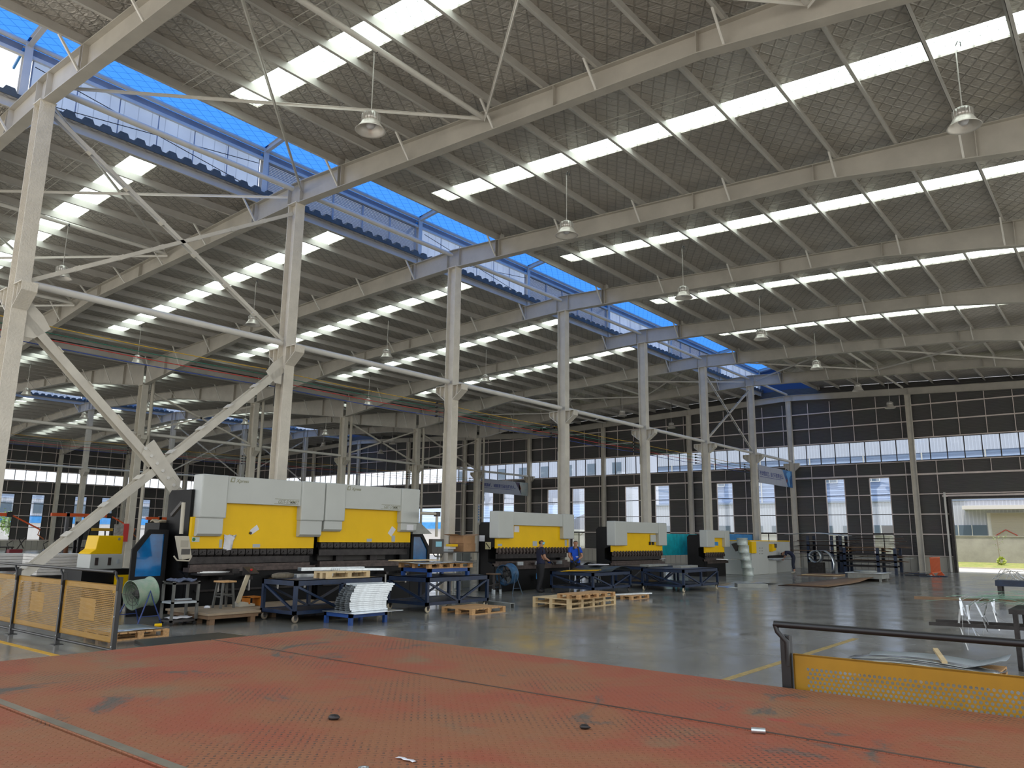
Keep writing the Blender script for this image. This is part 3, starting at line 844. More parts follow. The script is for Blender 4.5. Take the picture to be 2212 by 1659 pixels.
def swin(y0, y1, z0, z1, label, ny, zs):
    global WN
    WN += 1
    w = thing('window_%d' % WN, label, 'window', (XW, (y0 + y1) / 2, z0), kind='structure')
    f = MB()
    for a, b in ((y0, y0 + .05), (y1 - .05, y1)): f.box(XW - .05, a, z0, XW + .05, b, z1)
    for a, b in ((z0, z0 + .05), (z1 - .05, z1)): f.box(XW - .05, y0, a, XW + .05, y1, b)
    f.build('frame', BLACKM, w)
    m = MB()
    for i in range(1, ny): yy = y0 + (y1 - y0) * i / ny; m.box(XW - .03, yy - .03, z0, XW + .03, yy + .03, z1)
    for z in zs: m.box(XW - .03, y0, z - .03, XW + .03, y1, z + .03)
    if m.v: m.build('mullion', BLACKM, w)
    MB().box(XW - .004, y0 + .02, z0 + .02, XW + .004, y1 - .02, z1 - .02).build('pane', GLASS, w)
for i, y in enumerate(sw): swin(y, y + 1.35, 1.05, 5.98, 'tall narrow side wall window, %s from the camera end' % ORD[i], 1, (2.42, 3.65, 4.96))
for k in range(2, 7): swin(YK[k] + .05, YK[k + 1] - .05, 7.42, 8.6, 'long high strip window of the side wall, %s bay' % ORD[k - 2], 7, ())

# ================================================================== THINGS
# ---- red loading platform in the foreground
HD = .87
dk = thing('loading_platform', 'raised platform of worn red tread plates in the foreground', 'platform', (-2, 3, 0))
XE, YE = -7.62, 6.02
ysm = [YE, 4.55, 2.01, -.6]
for i in range(3):
    ya, yb = ysm[i + 1] + .012, ysm[i] - .012
    MB().box(XE, ya, HD - .03, 4.2, yb, HD).build('tread_plate', TREAD, dk, bev=.004)
MB().box(XE + .05, -.55, HD - .16, 4.15, YE - .05, HD - .06).build('frame', BLACKM, dk)
MB().box(XE + .02, -.6, HD - .06, 4.2, YE - .02, HD - .034).build('backing_plate', BLACKM, dk)
MB().box(XE + .01, 2.03, HD + .0005, 4.19, 2.085, HD + .003).build('seam_strip', P('bare_steel_strip', (.21, .18, .13), .55, .1, .25, 3), dk, label='bare steel strip along the near seam')
MB().box(XE + .01, 4.565, HD + .0005, 4.19, 4.59, HD + .002).build('seam_strip', RUST, dk)
for x in (XE + .3, -3.6, .2, 3.8):
    for y in (-.3, 2., 5.6): MB().box(x - .06, y - .06, 0, x + .06, y + .06, HD - .16).build('leg', BLACKM, dk)
def pebble(r, seed):
    rr = random.Random(seed); m = MB()
    pr = [(0.001, 0), (r * .8, .1 * r), (r, .4 * r), (r * .6, .8 * r), (.001, .9 * r)]
    m.lathe([(a, b) for a, b in pr], 9); m.v = [(x * rr.uniform(.7, 1.4), y * rr.uniform(.6, 1.2), z) for x, y, z in m.v]; return m
for (x, y, r, lab, mt) in ((-3.86, 3.15, .035, 'small black lump lying on the red platform', BLACKM), (-2.62, 3.95, .03, 'small dark bolt cap on the red platform near the dark stain', BLACKM)):
    o = pebble(r, int(y * 10)).build('debris', mt, loc=(0, 0, 0)); o.location = (x, y, HD); tag(o, lab, 'debris')
o = MB().tube((-1.86, 4.50, HD + .016), (-1.79, 4.53, HD + .016), .016, 10).build('tube_stub', GALV); tag(o, 'short grey tube stub lying by the long platform seam', 'tube')
o = MB().lathe([(.012, 0), (.026, 0), (.026, .005), (.012, .005), (.012, 0)], 14, (-2.98, 2.62, HD)).build('washer', GALV); tag(o, 'loose steel washer on the red platform', 'washer')
o = MB().sheet([[(-2.98 + i * .03, 2.82 + .012 * ((i + j) % 2) + j * .012, HD + .008) for j in range(3)] for i in range(5)], 5, 3, .001).build('paper_scrap', PAPER); tag(o, 'thin white scrap on the red platform near the washer', 'paper scrap')

# ---- perforated guard fences
def perf_panel(w, h, t=.0):
    m = MB(); px, pz = .0330, .0290; r = .0112
    mg = .075
    nx = int((w - 2 * mg) / px); nz = int((h - 2 * mg) / pz)
    x0 = (w - nx * px) / 2; z0 = (h - nz * pz) / 2
    sx0, sx1, sz0, sz1 = w * .345, w * .635, h * .33, h * .72
    def quad(a, b, c, d): m.add([(a, 0, b), (c, 0, b), (c, 0, d), (a, 0, d)], [(0, 1, 2, 3)])
    quad(0, 0, w, z0); quad(0, h - z0, w, h)
    for j in range(nz):
        za, zb = z0 + j * pz, z0 + (j + 1) * pz
        off = px / 2 if j % 2 else 0
        n = nx - (1 if j % 2 else 0)
        quad(0, za, x0 + off, zb); quad(x0 + off + n * px, za, w, zb)
        for i in range(n):
            xa = x0 + off + i * px; xb = xa + px; cx, cz = (xa + xb) / 2, (za + zb) / 2
            if sx0 < cx < sx1 and sz0 < cz < sz1: quad(xa, za, xb, zb); continue
            vs = [(xa, 0, za), (xb, 0, za), (xb, 0, zb), (xa, 0, zb)]
            K = 8; vs += [(cx + cos(2 * pi * (k + .5) / K + pi) * r, 0, cz + sin(2 * pi * (k + .5) / K + pi) * r) for k in range(K)]
            # circle starts at angle 180+22.5 (lower left)
            fs = [(0, 1, 6, 5), (1, 2, 8, 7), (2, 3, 10, 9), (3, 0, 4, 11), (0, 5, 4), (1, 7, 6), (2, 9, 8), (3, 11, 10)]
            m.add(vs, fs)
    for a, b, c, d in ((0, 0, w, .0), (0, h, w, h)): m.box(0, 0, b - .012 if b else 0, w, .03, b if b else .012)
    m.box(0, 0, 0, .012, .03, h); m.box(w - .012, 0, 0, w, .03, h)
    return m
PW, PH = 2.03, .90
panel_me = perf_panel(PW, PH).mesh('perforated_panel', YELF)
def fence(name, lab, xs, ax0, npan, railx, film):
    f = thing('guard_fence', lab, 'fence', (xs[0], 6.1, 0))
    for x in xs:
        p = MB().box(x - .035, 6.065, 0, x + .035, 6.135, 1.235).build('post', BLKF, f, bev=.004)
        for z in (1.17, 1.10, .62, .16):
            MB().tube((x + .012, 6.064, z), (x + .012, 6.055, z), .011, 8).build('bolt', GALV, p)
        MB().path([(x + .02, 6.06, 1.02), (x + .02, 6.06, 1.19), (x - .045, 6.05, 1.26), (x - .06, 6.05, 1.315)], .021, 8).build('rail_bracket', BLKF, f)
        MB().box(x - .09, 6.02, 0, x + .09, 6.18, .012).build('foot_plate', BLKF, f)
    MB().tube((railx[0], 6.05, 1.315), (railx[1], 6.05, 1.315), .025, 12).build('top_rail', BLKF, f)
    MB().tube((railx[0], 6.10, .10), (railx[1] + .1, 6.10, .10), .022, 10).build('bottom_rail', BLKF, f)
    for i in range(npan):
        o = bpy.data.objects.new('perforated_panel', panel_me); link(o); o.parent = f
        o.location = V((xs[i] + .045, 6.10, .205)) - ORG[f.name]
        if not film: continue
        pts = [[(xs[i] + .05 + a * (PW - .01) / 10, 6.086 + .006 * sin(a * 1.7 + b), .22 + b * .86 / 8) for b in range(9)] for a in range(11)]
        m = MB(); vs = [p for row in pts for p in row]
        m.add(vs, [(a * 9 + b, a * 9 + 9 + b, a * 9 + 10 + b, a * 9 + b + 1) for a in range(10) for b in range(8)], 0, True)
        m.build('wrapping_film', FILM, f)
fence('a', 'low yellow perforated guard fence with black posts, left beyond the platform', [-19.35, -17.24, -15.13, -13.02], 0, 3, (-19.45, -13.12), True)
fence('b', 'yellow perforated guard fence behind the right edge of the platform', [-2.215, -.105, 2.0], 0, 2, (-2.28, 2.1), False)

# ---- pallets
def pallet(lx, ly, h, label, group, x, y, z=0, nb=7, mat=WOOD, boards2=True):
    p = thing('wooden_pallet', label, 'pallet', (x, y, z), group)
    bh = h * .62; t = h * .17
    for i in range(3):
        xx = x + (lx - .1) * i / 2
        for j in range(3 if ly < 1.7 else 5):
            n = 3 if ly < 1.7 else 5
            yy = y + (ly - .12) * j / (n - 1); MB().box(xx, yy, z + t, xx + .1, yy + .12, z + t + bh).build('block', mat, p)
        MB().box(xx, y, z, xx + .1, y + ly, z + t).build('bottom_board', mat, p)
    for j in range(nb):
        bw = ly / nb * .86; yy = y + (ly - bw) * j / (nb - 1)
        MB().box(x, yy, z + t + bh, x + lx, yy + bw, z + h).build('top_board', mat, p, bev=.003)
    return p
pallet(1.07, 1.33, .15, 'single orange pine pallet on the floor in front of the second blue cart', None, -14.5, 15.17, 0, 9)
pallet(1.28, 2.45, .14, 'long pine pallet at the bottom of the stack in front of the two workers', None, -13.9, 18.3, 0, 13, WOODP)
pallet(1.28, 2.45, .14, 'second long pine pallet lying on the lower one in front of the two workers', None, -13.9, 18.3, .14, 13, WOODP)
pallet(.74, 1.9, .13, 'small orange pallet on top of the stack in front of the two workers', None, -13.04, 18.3, .28, 11)
pallet(.75, 1.15, .12, 'short pallet under galvanised profiles beyond the pallet stack', None, -13.9, 22.6, 0, 7)
pallet(1.1, 1.1, .14, 'pallet with pale sheets behind the left perforated fence', None, -15.95, 6.9, 0, 7)
o = MB().sheet([[(-15.9 + i * .33, 6.95 + j * .33, .150 + .008 * ((i * 3 + j) % 3)) for j in range(4)] for i in range(4)], 4, 4, .006).build('sheet_offcut', GALV); tag(o, 'pale zinc sheet lying on the pallet behind the left fence', 'sheet metal')
# ---- flat things on the floor near the platform
o = MB().prism([(-14.4, 7.12), (-12.2, 6.6), (-12.4, 8.9), (-14.35, 8.75)], 'z', .002, .05).build('dark_sheet', DARKS); tag(o, 'dark steel sheet lying on the floor beyond the platform edge', 'sheet metal')
m = MB(); p, q = V((-15.2, 17.75, .002)), V((-14.0, 17.5, .002)); m.bar(p + V((0, 0, .12)), q + V((0, 0, .12)), .16, .012); m.bar(p + V((0, -.08, .06)), q + V((0, -.08, .06)), .012, .12); m.bar(p + V((0, .08, .06)), q + V((0, .08, .06)), .012, .12)
o = m.build('steel_channel', GREYS); tag(o, 'dark grey channel lying upside down behind the single pallet', 'steel channel')

# ---- carts
def cart(x1, y0, W, L, H, label, mat=NAVY, top=NAVY, wheel=CREAMW, diagl=True, loc=None):
    c = thing('work_cart', label, 'cart', (x1 - W / 2, y0 + L / 2, 0))
    x0, y1 = x1 - W, y0 + L; s = .075; zb = .18
    for x in (x0, x1 - s):
        for y in (y0, y1 - s): MB().box(x, y, zb, x + s, y + s, H - .02).build('leg', mat, c)
        MB().box(x, (y0 + y1 - s) / 2, zb, x + s, (y0 + y1 + s) / 2, H - .1).build('middle_leg', mat, c)
    fr = MB()
    for z in (zb, H - .12):
        for x in (x0, x1 - s): fr = MB().box(x, y0, z, x + s, y1, z + (.08 if z < .3 else .12)); fr.build('side_rail', mat, c)
        for y in (y0, y1 - s): fr = MB().box(x0, y, z, x1, y + s, z + (.08 if z < .3 else .12)); fr.build('end_rail', mat, c)
    MB().box(x0, y0, H - .012, x1, y1, H).build('top_plate', top, c)
    MB().box(x0 + .03, y0 + .03, zb + .05, x1 - .03, y1 - .03, zb + .062).build('bottom_plate', mat, c)
    ym = (y0 + y1) / 2
    for x in (x0 + s / 2, x1 - s / 2):
        MB().bar((x, y0 + s, H - .14), (x, ym - s * .6, zb + .08), .05, .05).build('diagonal', mat, c)
        MB().bar((x, y1 - s, H - .14), (x, ym + s * .6, zb + .08), .05, .05).build('diagonal', mat, c)
    MB().bar((x0 + s, y0 + s / 2, H - .14), (x1 - s, y0 + s / 2, zb + .08), .05, .05).build('diagonal', mat, c)
    for x in (x0 + .06, x1 - .06):
        for y in (y0 + .08, y1 - .08):
            k = MB().box(x - .035, y - .045, .10, x - .028, y + .045, zb); k.box(x + .028, y - .045, .10, x + .035, y + .045, zb); k.box(x - .04, y - .05, zb - .012, x + .04, y + .05, zb)
            k = k.build('caster', BLACKM, c)
            w = MB().lathe([(.02, -.022), (.075, -.022), (.082, -.012), (.082, .012), (.075, .022), (.02, .022), (.02, -.022)], 18, (x, y, .082), (1, 0, 0)); w.build('wheel', wheel, k)
            MB().tube((x - .03, y, .082), (x + .03, y, .082), .035, 10).build('hub', DGREY, k)
    return c
cart(-15.0, 10.95, 1.30, 2.65, .93, 'dark blue steel cart carrying a short pallet in front of the left big press', wheel=P('grey_brown_caster', (.28, .23, .17), .6))
cart(-14.62, 14.75, 1.55, 2.45, .89, 'dark blue steel cart carrying a bright blue stand in front of the right big press')
cart(-15.1, 23.35, 1.85, 2.6, .76, 'dark blue steel cart with bent dark sheets between the two workers', wheel=DGREY)
cart(-13.56, 27.15, 1.8, 3.05, .83, 'empty topped dark blue cart with cream casters right of the worker in royal blue')
cart(-15.5, 27.9, 1.5, 2.4, .85, 'dark blue cart behind the empty topped one, before the third press', wheel=DGREY)
# short pallet and profiles on the first cart
pallet(.55, 1.28, .16, 'short new pine pallet standing on the left dark blue cart', None, -15.62, 11.9, .93, 5, WOODP)
def channel_mesh(L, w, h, t=.004):
    return MB().box(-w / 2, -L / 2, 0, w / 2, L / 2, t).box(-w / 2, -L / 2, 0, -w / 2 + t, L / 2, h).box(w / 2 - t, -L / 2, 0, w / 2, L / 2, h)
def chan(L, w, h, pos, rz, label, group, mat=GALV, me={}):
    k = (L, w, h, mat.name)
    if k not in me: me[k] = channel_mesh(L, w, h).mesh('galvanised_channel', mat)
    o = bpy.data.objects.new('galvanised_channel', me[k]); link(o); o.location = pos; o.rotation_euler = (0, 0, rz)
    tag(o, label, 'steel channel', group); ORG[o.name] = V(pos); return o
for i in range(8):
    chan(1.7, .055, .075, (-16.12 + i * .058, 12.55, 1.092 if i > 4 else .932), -.18 - i * .004, 'thin galvanised channel in the fan of profiles across the left dark blue cart', 'profiles on the left blue cart')
for i in range(6):
    chan(1.1, .05, .05, (-15.5 + i * .052, 12.95 + i * .02, 1.092), -.5, 'short bright channel laid askew on the pallet of the left dark blue cart', 'short profiles on the cart pallet')
o = MB().box(-15.9, 12.75, .93, -15.75, 13.2, 1.05).build('foam_block', YELM); tag(o, 'small yellow block among the profiles on the left cart', 'block')
m = MB(); m.lathe([(.001, 0), (.17, 0), (.2, .04), (.19, .10), (.1, .13), (.001, .12)], 16); m.v = [(x * .8, y * 1.5, z) for x, y, z in m.v]
o = m.build('tool_bag', P('khaki_cloth', (.14, .12, .085), .9, 0, .3, 12), loc=(0, 0, 0)); o.location = (-16.0, 11.3, .93); tag(o, 'flattened khaki cloth bag on the near end of the left cart', 'bag')
# low blue stand with the fanned stack of channels
st = thing('low_stand', 'low bright blue steel stand under the fanned stack of bright channels', 'stand', (-14.25, 12.1, 0))
for x in (-14.7, -13.86):
    for y in (11.55, 12.55): MB().box(x, y, 0, x + .08, y + .08, .25).build('leg', BLUE, st)
for x in (-14.7, -13.86): MB().box(x, 11.55, .16, x + .08, 12.63, .25).build('side_rail', BLUE, st)
for y in (11.55, 12.55): MB().box(-14.7, y, .16, -13.78, y + .08, .25).build('end_rail', BLUE, st)
o = MB().box(-14.72, 11.5, .252, -13.6, 12.95, .262).build('base_sheet', GALV); tag(o, 'flat zinc sheet between the low blue stand and the channel stack', 'sheet metal')
for i in range(14):
    f_ = i / 13
    L = 1.02
    for j in range(3):
        yy = 12.22 + .40 * f_ * f_ - .02 + (.03 if (i * 7 + j * 3) % 5 == 0 else 0)
        xx = -14.02 - j * .20 - .10 * f_
        chan(L, .19, .040, (xx, yy - .12 * f_ * (j == 0) + j * .01, .264 + i * .0415), -.06 - .10 * f_, 'bright channel, %s layer up in the fanned stack on the low stand, %s one' % (ORD[i], ('front', 'middle', 'back')[j]), 'channels stacked on the low blue stand')
# second cart load
s2 = thing('low_stand', 'bright blue steel stand standing on the second dark blue cart', 'stand', (-15.4, 15.8, .89))
for x in (-15.95, -14.95):
    for y in (15.05, 16.55): MB().box(x, y, .89, x + .09, y + .09, 1.08).build('leg', BLUE, s2)
for x in (-15.95, -14.95): MB().box(x, 15.05, 1.00, x + .09, 16.64, 1.10).build('side_rail', BLUE, s2)
for y in (15.05, 16.55): MB().box(-15.95, y, 1.0, -14.86, y + .09, 1.10).build('end_rail', BLUE, s2)
pallet(1.15, 1.75, .13, 'brown pallet lifted on the bright blue stand of the second cart', None, -15.98, 14.98, 1.10, 7)
m = MB().sheet([[(-16.15 + i * .36, 14.75 + j * .4, 1.246 + .012 * sin(i * 1.3 + j)) for j in range(6)] for i in range(5)], 5, 6, .008)
o = m.build('sheet_blank', STAIN); tag(o, 'shiny sheet steel lying over the pallet on the second cart', 'sheet metal')
o = MB().prism([(-16.2, 14.8), (-15.7, 14.8), (-15.6, 16.2), (-16.1, 16.2)], 'z', 1.272, 1.30).build('plywood_board', WOODP); tag(o, 'pale plywood board on the sheets of the second cart', 'board')

# ---- loads on the cart between the workers
m = MB().sheet([[(-16.9 + i * .44, 24.6 + j * .22, .775 + .16 * sin(pi * j / 7)) for j in range(8)] for i in range(5)], 5, 8, .012)
o = m.build('bent_sheet', DARKS); tag(o, 'dark sheet bowed upwards on the cart beside the worker in royal blue', 'sheet metal')
for i in range(3):
    o = MB().bar((-16.3 + i * .12, 23.1, .775 + i * .02), (-15.6 + i * .1, 24.3, .785 + i * .02), .10, .012).build('yellow_strip', YELM); tag(o, 'yellow metal strip on the cart between the workers, %s from the man with the mask' % ORD[i], 'metal strip')
o = MB().box(-16.4, 25.0, .96, -15.9, 25.7, .985).build('paper_pile', PAPER); tag(o, 'white paper pile on the bowed dark sheet', 'paper pile')
o = MB().box(-15.9, 28.0, .832, -15.5, 29.6, .93).build('steel_box', GREYS); tag(o, 'long grey folded profile on the far edge of the empty topped cart', 'steel profile')
o = MB().box(-14.6, 28.3, .832, -14.25, 29.8, .92).build('steel_box', GREYS); tag(o, 'grey box profile lying on the empty topped cart', 'steel profile')
for i in range(4): chan(1.9, .07, .035, (-13.7 + i * .074, 23.0 + .05 * i, .122), -.25, 'bluish galvanised profile on the short pallet beyond the pallet stack', 'profiles on the short pallet')
# ---- sheets and boxes on the open floor
o = MB().sheet([[(-14.7 + i * .45, 31.5 + j * .8 - i * .05, .012 + .10 * math.exp(-((j - 4) / 1.4) ** 2)) for j in range(7)] for i in range(4)], 4, 7, .008).build('sheet_blank', STAIN); tag(o, 'shiny sheet bulging off the floor behind the flat steel box', 'sheet metal')
m = MB(); m.bar((-13.5, 31.75, .085), (-12.5, 32.5, .085), .5, .165); o = m.build('flat_steel_box', GREYS); tag(o, 'flat grey steel box lying on the floor past the empty topped cart', 'steel box')
for i in range(3):
    pts = [[(-12.75 + a * .62 + .1 * i, 34.5 + b * 1.2 + .12 * i, .012 + i * .018 + .16 * math.exp(-((b - 6) / 1.6) ** 2) * (a / 3)) for b in range(10)] for a in range(4)]
    o = MB().sheet(pts, 4, 10, .010).build('floor_sheet', RUST if i < 2 else WOODB)
    tag(o, 'large rusty brown sheet lying wavy on the open floor, %s of three layers' % ('lowest', 'middle', 'topmost')[i], 'sheet metal')
tb = thing('steel_crate', 'grey low steel crate with a lid on the floor in front of the right rack', 'crate', (-11.0, 42.4, 0))
MB().box(-11.9, 41.9, .12, -10.3, 43.3, .38).build('body', GREYS, tb); MB().box(-12.0, 41.8, .38, -10.2, 43.4, .41).build('lid', GALV, tb)
for x in (-11.85, -10.45):
    for y in (41.95, 43.15): MB().box(x, y, 0, x + .1, y + .1, .12).build('foot', GREYS, tb)
o = MB().lathe([(.001, .0), (.55, .0), (.5, .09), (.001, .1)], 20).build('sheet_coil', GREYS, loc=(0, 0, 0)); o.location = (-11.2, 42.5, .412); tag(o, 'rounded grey plate on the lid of the low steel crate', 'plate')
for i in range(3):
    o = MB().box(-15.6 + i * .1, 45.2 + i * .5, .006 + i * .03, -13.6, 47.4, .034 + i * .03).build('board', WOODB if i != 1 else WOODP); tag(o, 'flat board in the pile before the shear, %s layer' % ('lowest', 'middle', 'topmost')[i], 'board')

# ---- text helper
def text_mesh(body, size, name, mat, parent, pos, yaw, extr=.004, shear=0., bold=0., align='LEFT', sx=1.):
    cu = bpy.data.curves.new(name, 'FONT'); cu.body = body; cu.size = size; cu.extrude = extr; cu.shear = shear; cu.offset = bold; cu.align_x = align; cu.resolution_u = 3
    t = bpy.data.objects.new('tmp', cu); link(t)
    bpy.context.view_layer.update()
    me = bpy.data.meshes.new_from_object(t.evaluated_get(bpy.context.evaluated_depsgraph_get()))
    bpy.data.objects.remove(t)
    me.materials.clear(); me.materials.append(mat)
    o = bpy.data.objects.new(name, me); link(o)
    # text runs along +Y when yaw = 90 deg, stands upright, faces +X
    me.transform(Matrix.Diagonal((sx, 1, 1, 1)))
    me.transform(Matrix.Rotation(yaw, 4, 'Z') @ Matrix.Rotation(pi / 2, 4, 'X'))
    off = ORG[parent.name] if parent else V((0, 0, 0))
    o.location = V(pos) - off
    if parent: o.parent = parent
    return o

# ---- press brakes
def paper_quad(par, x, pts, mat, name, label):
    m = MB(); m.prism(pts, 'x', x, x + .004); o = m.build(name, mat, par, label=label); return o

def press(label, xf, yl0, yl1, yr0, yr1, zt, zc, zm, zy, ya, yb, zbed, depth=.45, boxes=None, zclamp=None, nc=17, body_z=None, back=2.0, hook=False, bl=None):
    p = thing('press_brake', label, 'press brake', (xf, (yl0 + yr1) / 2, 0), None)
    # black C frame side plates and body
    bz = body_z or zt - .38
    for y in (ya - .02, yb - .06):
        MB().prism([(xf - .30, 0), (xf - .30, .95), (xf - .6, 1.05), (xf - .6, 1.5), (xf - .30, 1.6), (xf - .30, bz), (xf - back + .12, bz), (xf - back, bz - .12), (xf - back, 0)], 'y', y, y + .08).build('side_frame', BLACK, p)
    MB().box(xf - back + .05, ya + .05, .3, xf - .75, yb - .05, bz - .25).build('rear_body', BLACK, p)
    # covers
    MB().box(xf - depth, yl0, zc, xf, yl1, zt).build('left_cover', WHITEM, p, bev=.035)
    MB().box(xf - depth, yr0, zc, xf, yr1, zt + .005).build('right_cover', WHITEM, p, bev=.035)
    MB().box(xf - depth + .03, yl1, zm, xf - .05, yr0, zt - .005).build('top_cover', WHITEM, p, bev=.012)
    if boxes:
        for (a, b, z, side) in boxes:
            MB().prism([(xf - .40, zc), (xf - .04, zc), (xf - .04, z + .06), (xf - .11, z), (xf - .40, z)], 'y', a, b).build('cylinder_box', WHITEM, p, bev=.008)
    # ram
    m = MB().prism([(ya, zy), (yb, zy), (yb, zc + .02), (yr0 + .02, zc + .02), (yr0 + .02, zm + .04), (yl1 - .02, zm + .04), (yl1 - .02, zc + .02), (ya, zc + .02)], 'x', xf - .30, xf - .20)
    m.build('ram', YELM, p)
    if zclamp is None: zclamp = zy - .2
    # clamps
    w = (yb - ya - .04) / nc
    cm = None
    for i in range(nc):
        y0 = ya + .02 + i * w
        if cm is None:
            k = MB()
            if hook:
                k.box(-.26, .1 * w, zclamp + .04, -.17, .9 * w, zy); k.bar((-.19, .5 * w, zy + .03), (-.13, .5 * w, zclamp + .05), w * .5, .03, (1, 0, 0)); k.box(-.2, .25 * w, zclamp, -.14, .7 * w, zclamp + .06)
            else:
                k.prism([(-.28, zclamp), (-.20, zclamp), (-.17, zclamp + .05), (-.17, zy - .03), (-.20, zy), (-.28, zy)], 'y', .06 * w, .94 * w)
                k.bar((-.165, .15 * w, zclamp + .05), (-.165, .85 * w, zclamp + .13), .02, .03); k.tube((-.17, .5 * w, zclamp + .12), (-.145, .5 * w, zclamp + .12), .018, 6)
            cm = k.mesh('clamp', [BLACKM if not hook else DARKB])
        o = bpy.data.objects.new('clamp', cm); link(o); o.parent = p; o.location = V((xf, y0, 0)) - ORG[p.name]
    MB().box(xf - .27, ya + .03, zclamp - .17, xf - .225, yb - .1, zclamp).build('punch', BLACKM, p)
    # bed
    MB().box(xf - .36, ya, 0, xf - .16, yb, zbed - .1).build('bed', BLACK, p)
    MB().box(xf - .38, ya - .02, zbed - .1, xf - .10, yb + .02, zbed).build('bed_rail', DARKB, p)
    MB().box(xf - .29, ya + .05, zbed, xf - .19, yb - .1, zbed + .075).build('die', DARKB, p)
    return p
p1 = press('big left press brake with a crumpled paper hung on its yellow ram', -18.0, 10.2, 10.92, 13.17, 13.96, 3.40, 2.325, 2.71, 1.58, 10.12, 13.80, 1.12,
           boxes=[(10.2, 10.87, 1.88, 0), (13.19, 13.92, 1.89, 1)], nc=17, body_z=3.02, back=1.4)
p2 = press('big second press brake joined to the left one, square paper stuck on its ram', -18.0, 13.99, 14.70, 16.92, 17.70, 3.41, 2.335, 2.71, 1.745, 13.99, 17.52, 1.14,
           boxes=[(14.0, 14.64, 2.045, 0), (16.95, 17.62, 2.07, 1)], nc=15, body_z=2.95, back=1.4)
# stuff on the big presses
for pp, ys_, y2 in ((p1, 10.98, 13.10), (p2, 14.76, 16.88)):
    xw = -18.05
    text_mesh('Xpress', .125, 'lettering', OLIVE, pp, (xw, ys_ + .17, 3.245), pi / 2, .004, .25, .002, sx=1.0)
    m = MB(); m.prism([(ys_, 3.24), (ys_ + .12, 3.24), (ys_ + .14, 3.36), (ys_ + .03, 3.36)], 'x', xw, xw + .004); m.build('logo_plate', OLIVE, pp)
    m = MB(); m.prism([(ys_ + .035, 3.262), (ys_ + .10, 3.262), (ys_ + .112, 3.338), (ys_ + .05, 3.338)], 'x', xw + .004, xw + .007); m.build('logo_hollow', WHITEM, pp)
    text_mesh('GEIT-SYMMET', .135, 'lettering', OLIVE, pp, (xw, y2, 2.765), pi / 2, .003, .25, .001, 'RIGHT', .80)
    m = MB().box(xw, y2 - .78, 2.742, xw + .003, y2 + .0, 2.755).box(xw, y2 - .76, 2.875, xw + .003, y2 + .02, 2.885); m.build('lettering_frame', OLIVE, pp)
xr_ = -18.198
m = MB().sheet([[(-18.17 + .025 * sin(i * 2.1 + j), 11.00 + i * .085 - .03 * j * (i == 4), 1.93 - j * .095 - .02 * (i % 2)) for j in range(5)] for i in range(5)], 5, 5, .004)
m.build('hung_paper', PAPER, p1, label='crumpled white paper hung on the yellow ram')
paper_quad(p1, xr_, [(11.74, 2.04), (11.94, 2.19), (12.02, 2.07), (11.80, 1.93)], PAPER, 'note', 'tilted pale note held by a magnet')
MB().tube((xr_, 11.76, 1.97), (xr_ + .03, 11.76, 1.97), .035, 12).build('magnet', BLACKM, p1)
paper_quad(p1, xr_, [(10.16, 1.74), (10.36, 1.74), (10.36, 1.86), (10.16, 1.86)], P('pale_label', (.55, .60, .52), .5), 'sticker', 'pale sticker with green round mark')
MB().tube((xr_ + .004, 10.21, 1.80), (xr_ + .008, 10.21, 1.80), .042, 14).build('green_mark', P('green_mark', (.02, .2, .05), .5), p1)
GREYL = P('grey_label', (.42, .46, .48), .5)
paper_quad(p1, xr_, [(11.86, 1.60), (12.08, 1.60), (12.08, 1.69), (11.86, 1.69)], GREYL, 'data_plate', 'small grey data plate')
paper_quad(p1, xr_, [(10.90, 1.60), (10.98, 1.60), (10.98, 1.80), (10.90, 1.80)], GREYL, 'data_plate', 'small tall grey plate')
paper_quad(p2, xr_, [(16.55, 2.02), (16.72, 2.24), (16.88, 2.14), (16.70, 1.92)], PAPER, 'note', 'square white paper stuck on corner')
paper_quad(p2, xr_, [(16.72, 1.76), (16.86, 1.76), (16.86, 1.95), (16.72, 1.95)], GREYL, 'data_plate', 'small grey plate under the paper')
paper_quad(p2, xr_, [(15.72, 1.76), (15.92, 1.76), (15.92, 1.85), (15.72, 1.85)], GREYL, 'data_plate', 'small grey data plate')
paper_quad(p2, -18.035, [(17.18, 2.12), (17.48, 2.12), (17.48, 2.29), (17.18, 2.29)], PAPER, 'note', 'white sheet taped to the right cylinder box')
for pp, ya_, yb_ in ((p1, 10.3, 13.7), (p2, 14.1, 17.4)):
    for i in range(4):
        y = ya_ + (yb_ - ya_) * (i + .5) / 4
        k = MB().box(-18.10, y - .05, .82, -17.72, y + .05, .90).build('support_arm', BLACKM, pp)
        MB().bar((-17.80, y, .55), (-17.80, y, .86), .03, .05).build('arm_bolt', ALU, k)
    MB().box(-18.12, ya_, .55, -18.06, yb_, .60).build('front_rail', BLACKM, pp)
    MB().box(-18.75, ya_ + .2, 1.22, -18.65, yb_ - .5, 1.40).build('back_gauge', DGREY, pp)
    for y in (ya_ + .75, (ya_ + yb_) / 2 + .4): MB().box(-18.64, y, 1.16, -18.5, y + .28, 1.36).build('gauge_finger', BLACKM, pp)
MB().box(-18.02, 11.05, .98, -17.75, 11.25, 1.09).build('tool_tray', BLACKM, p1)
for i in range(3):
    o = MB().bar((-17.9 + i * .03, 10.2 + i * .05, 1.015 + i * .012), (-17.75 + i * .02, 10.95, 1.015 + i * .012), .05, .012).build('bright_bar', STAIN); tag(o, 'bright steel bar on the front of the left big press, %s' % ('undermost', 'middle', 'topmost')[i], 'steel bar')
o = MB().box(-18.1, 10.15, .955, -17.6, 11.0, 1.005).build('front_shelf', BLACKM, p1)
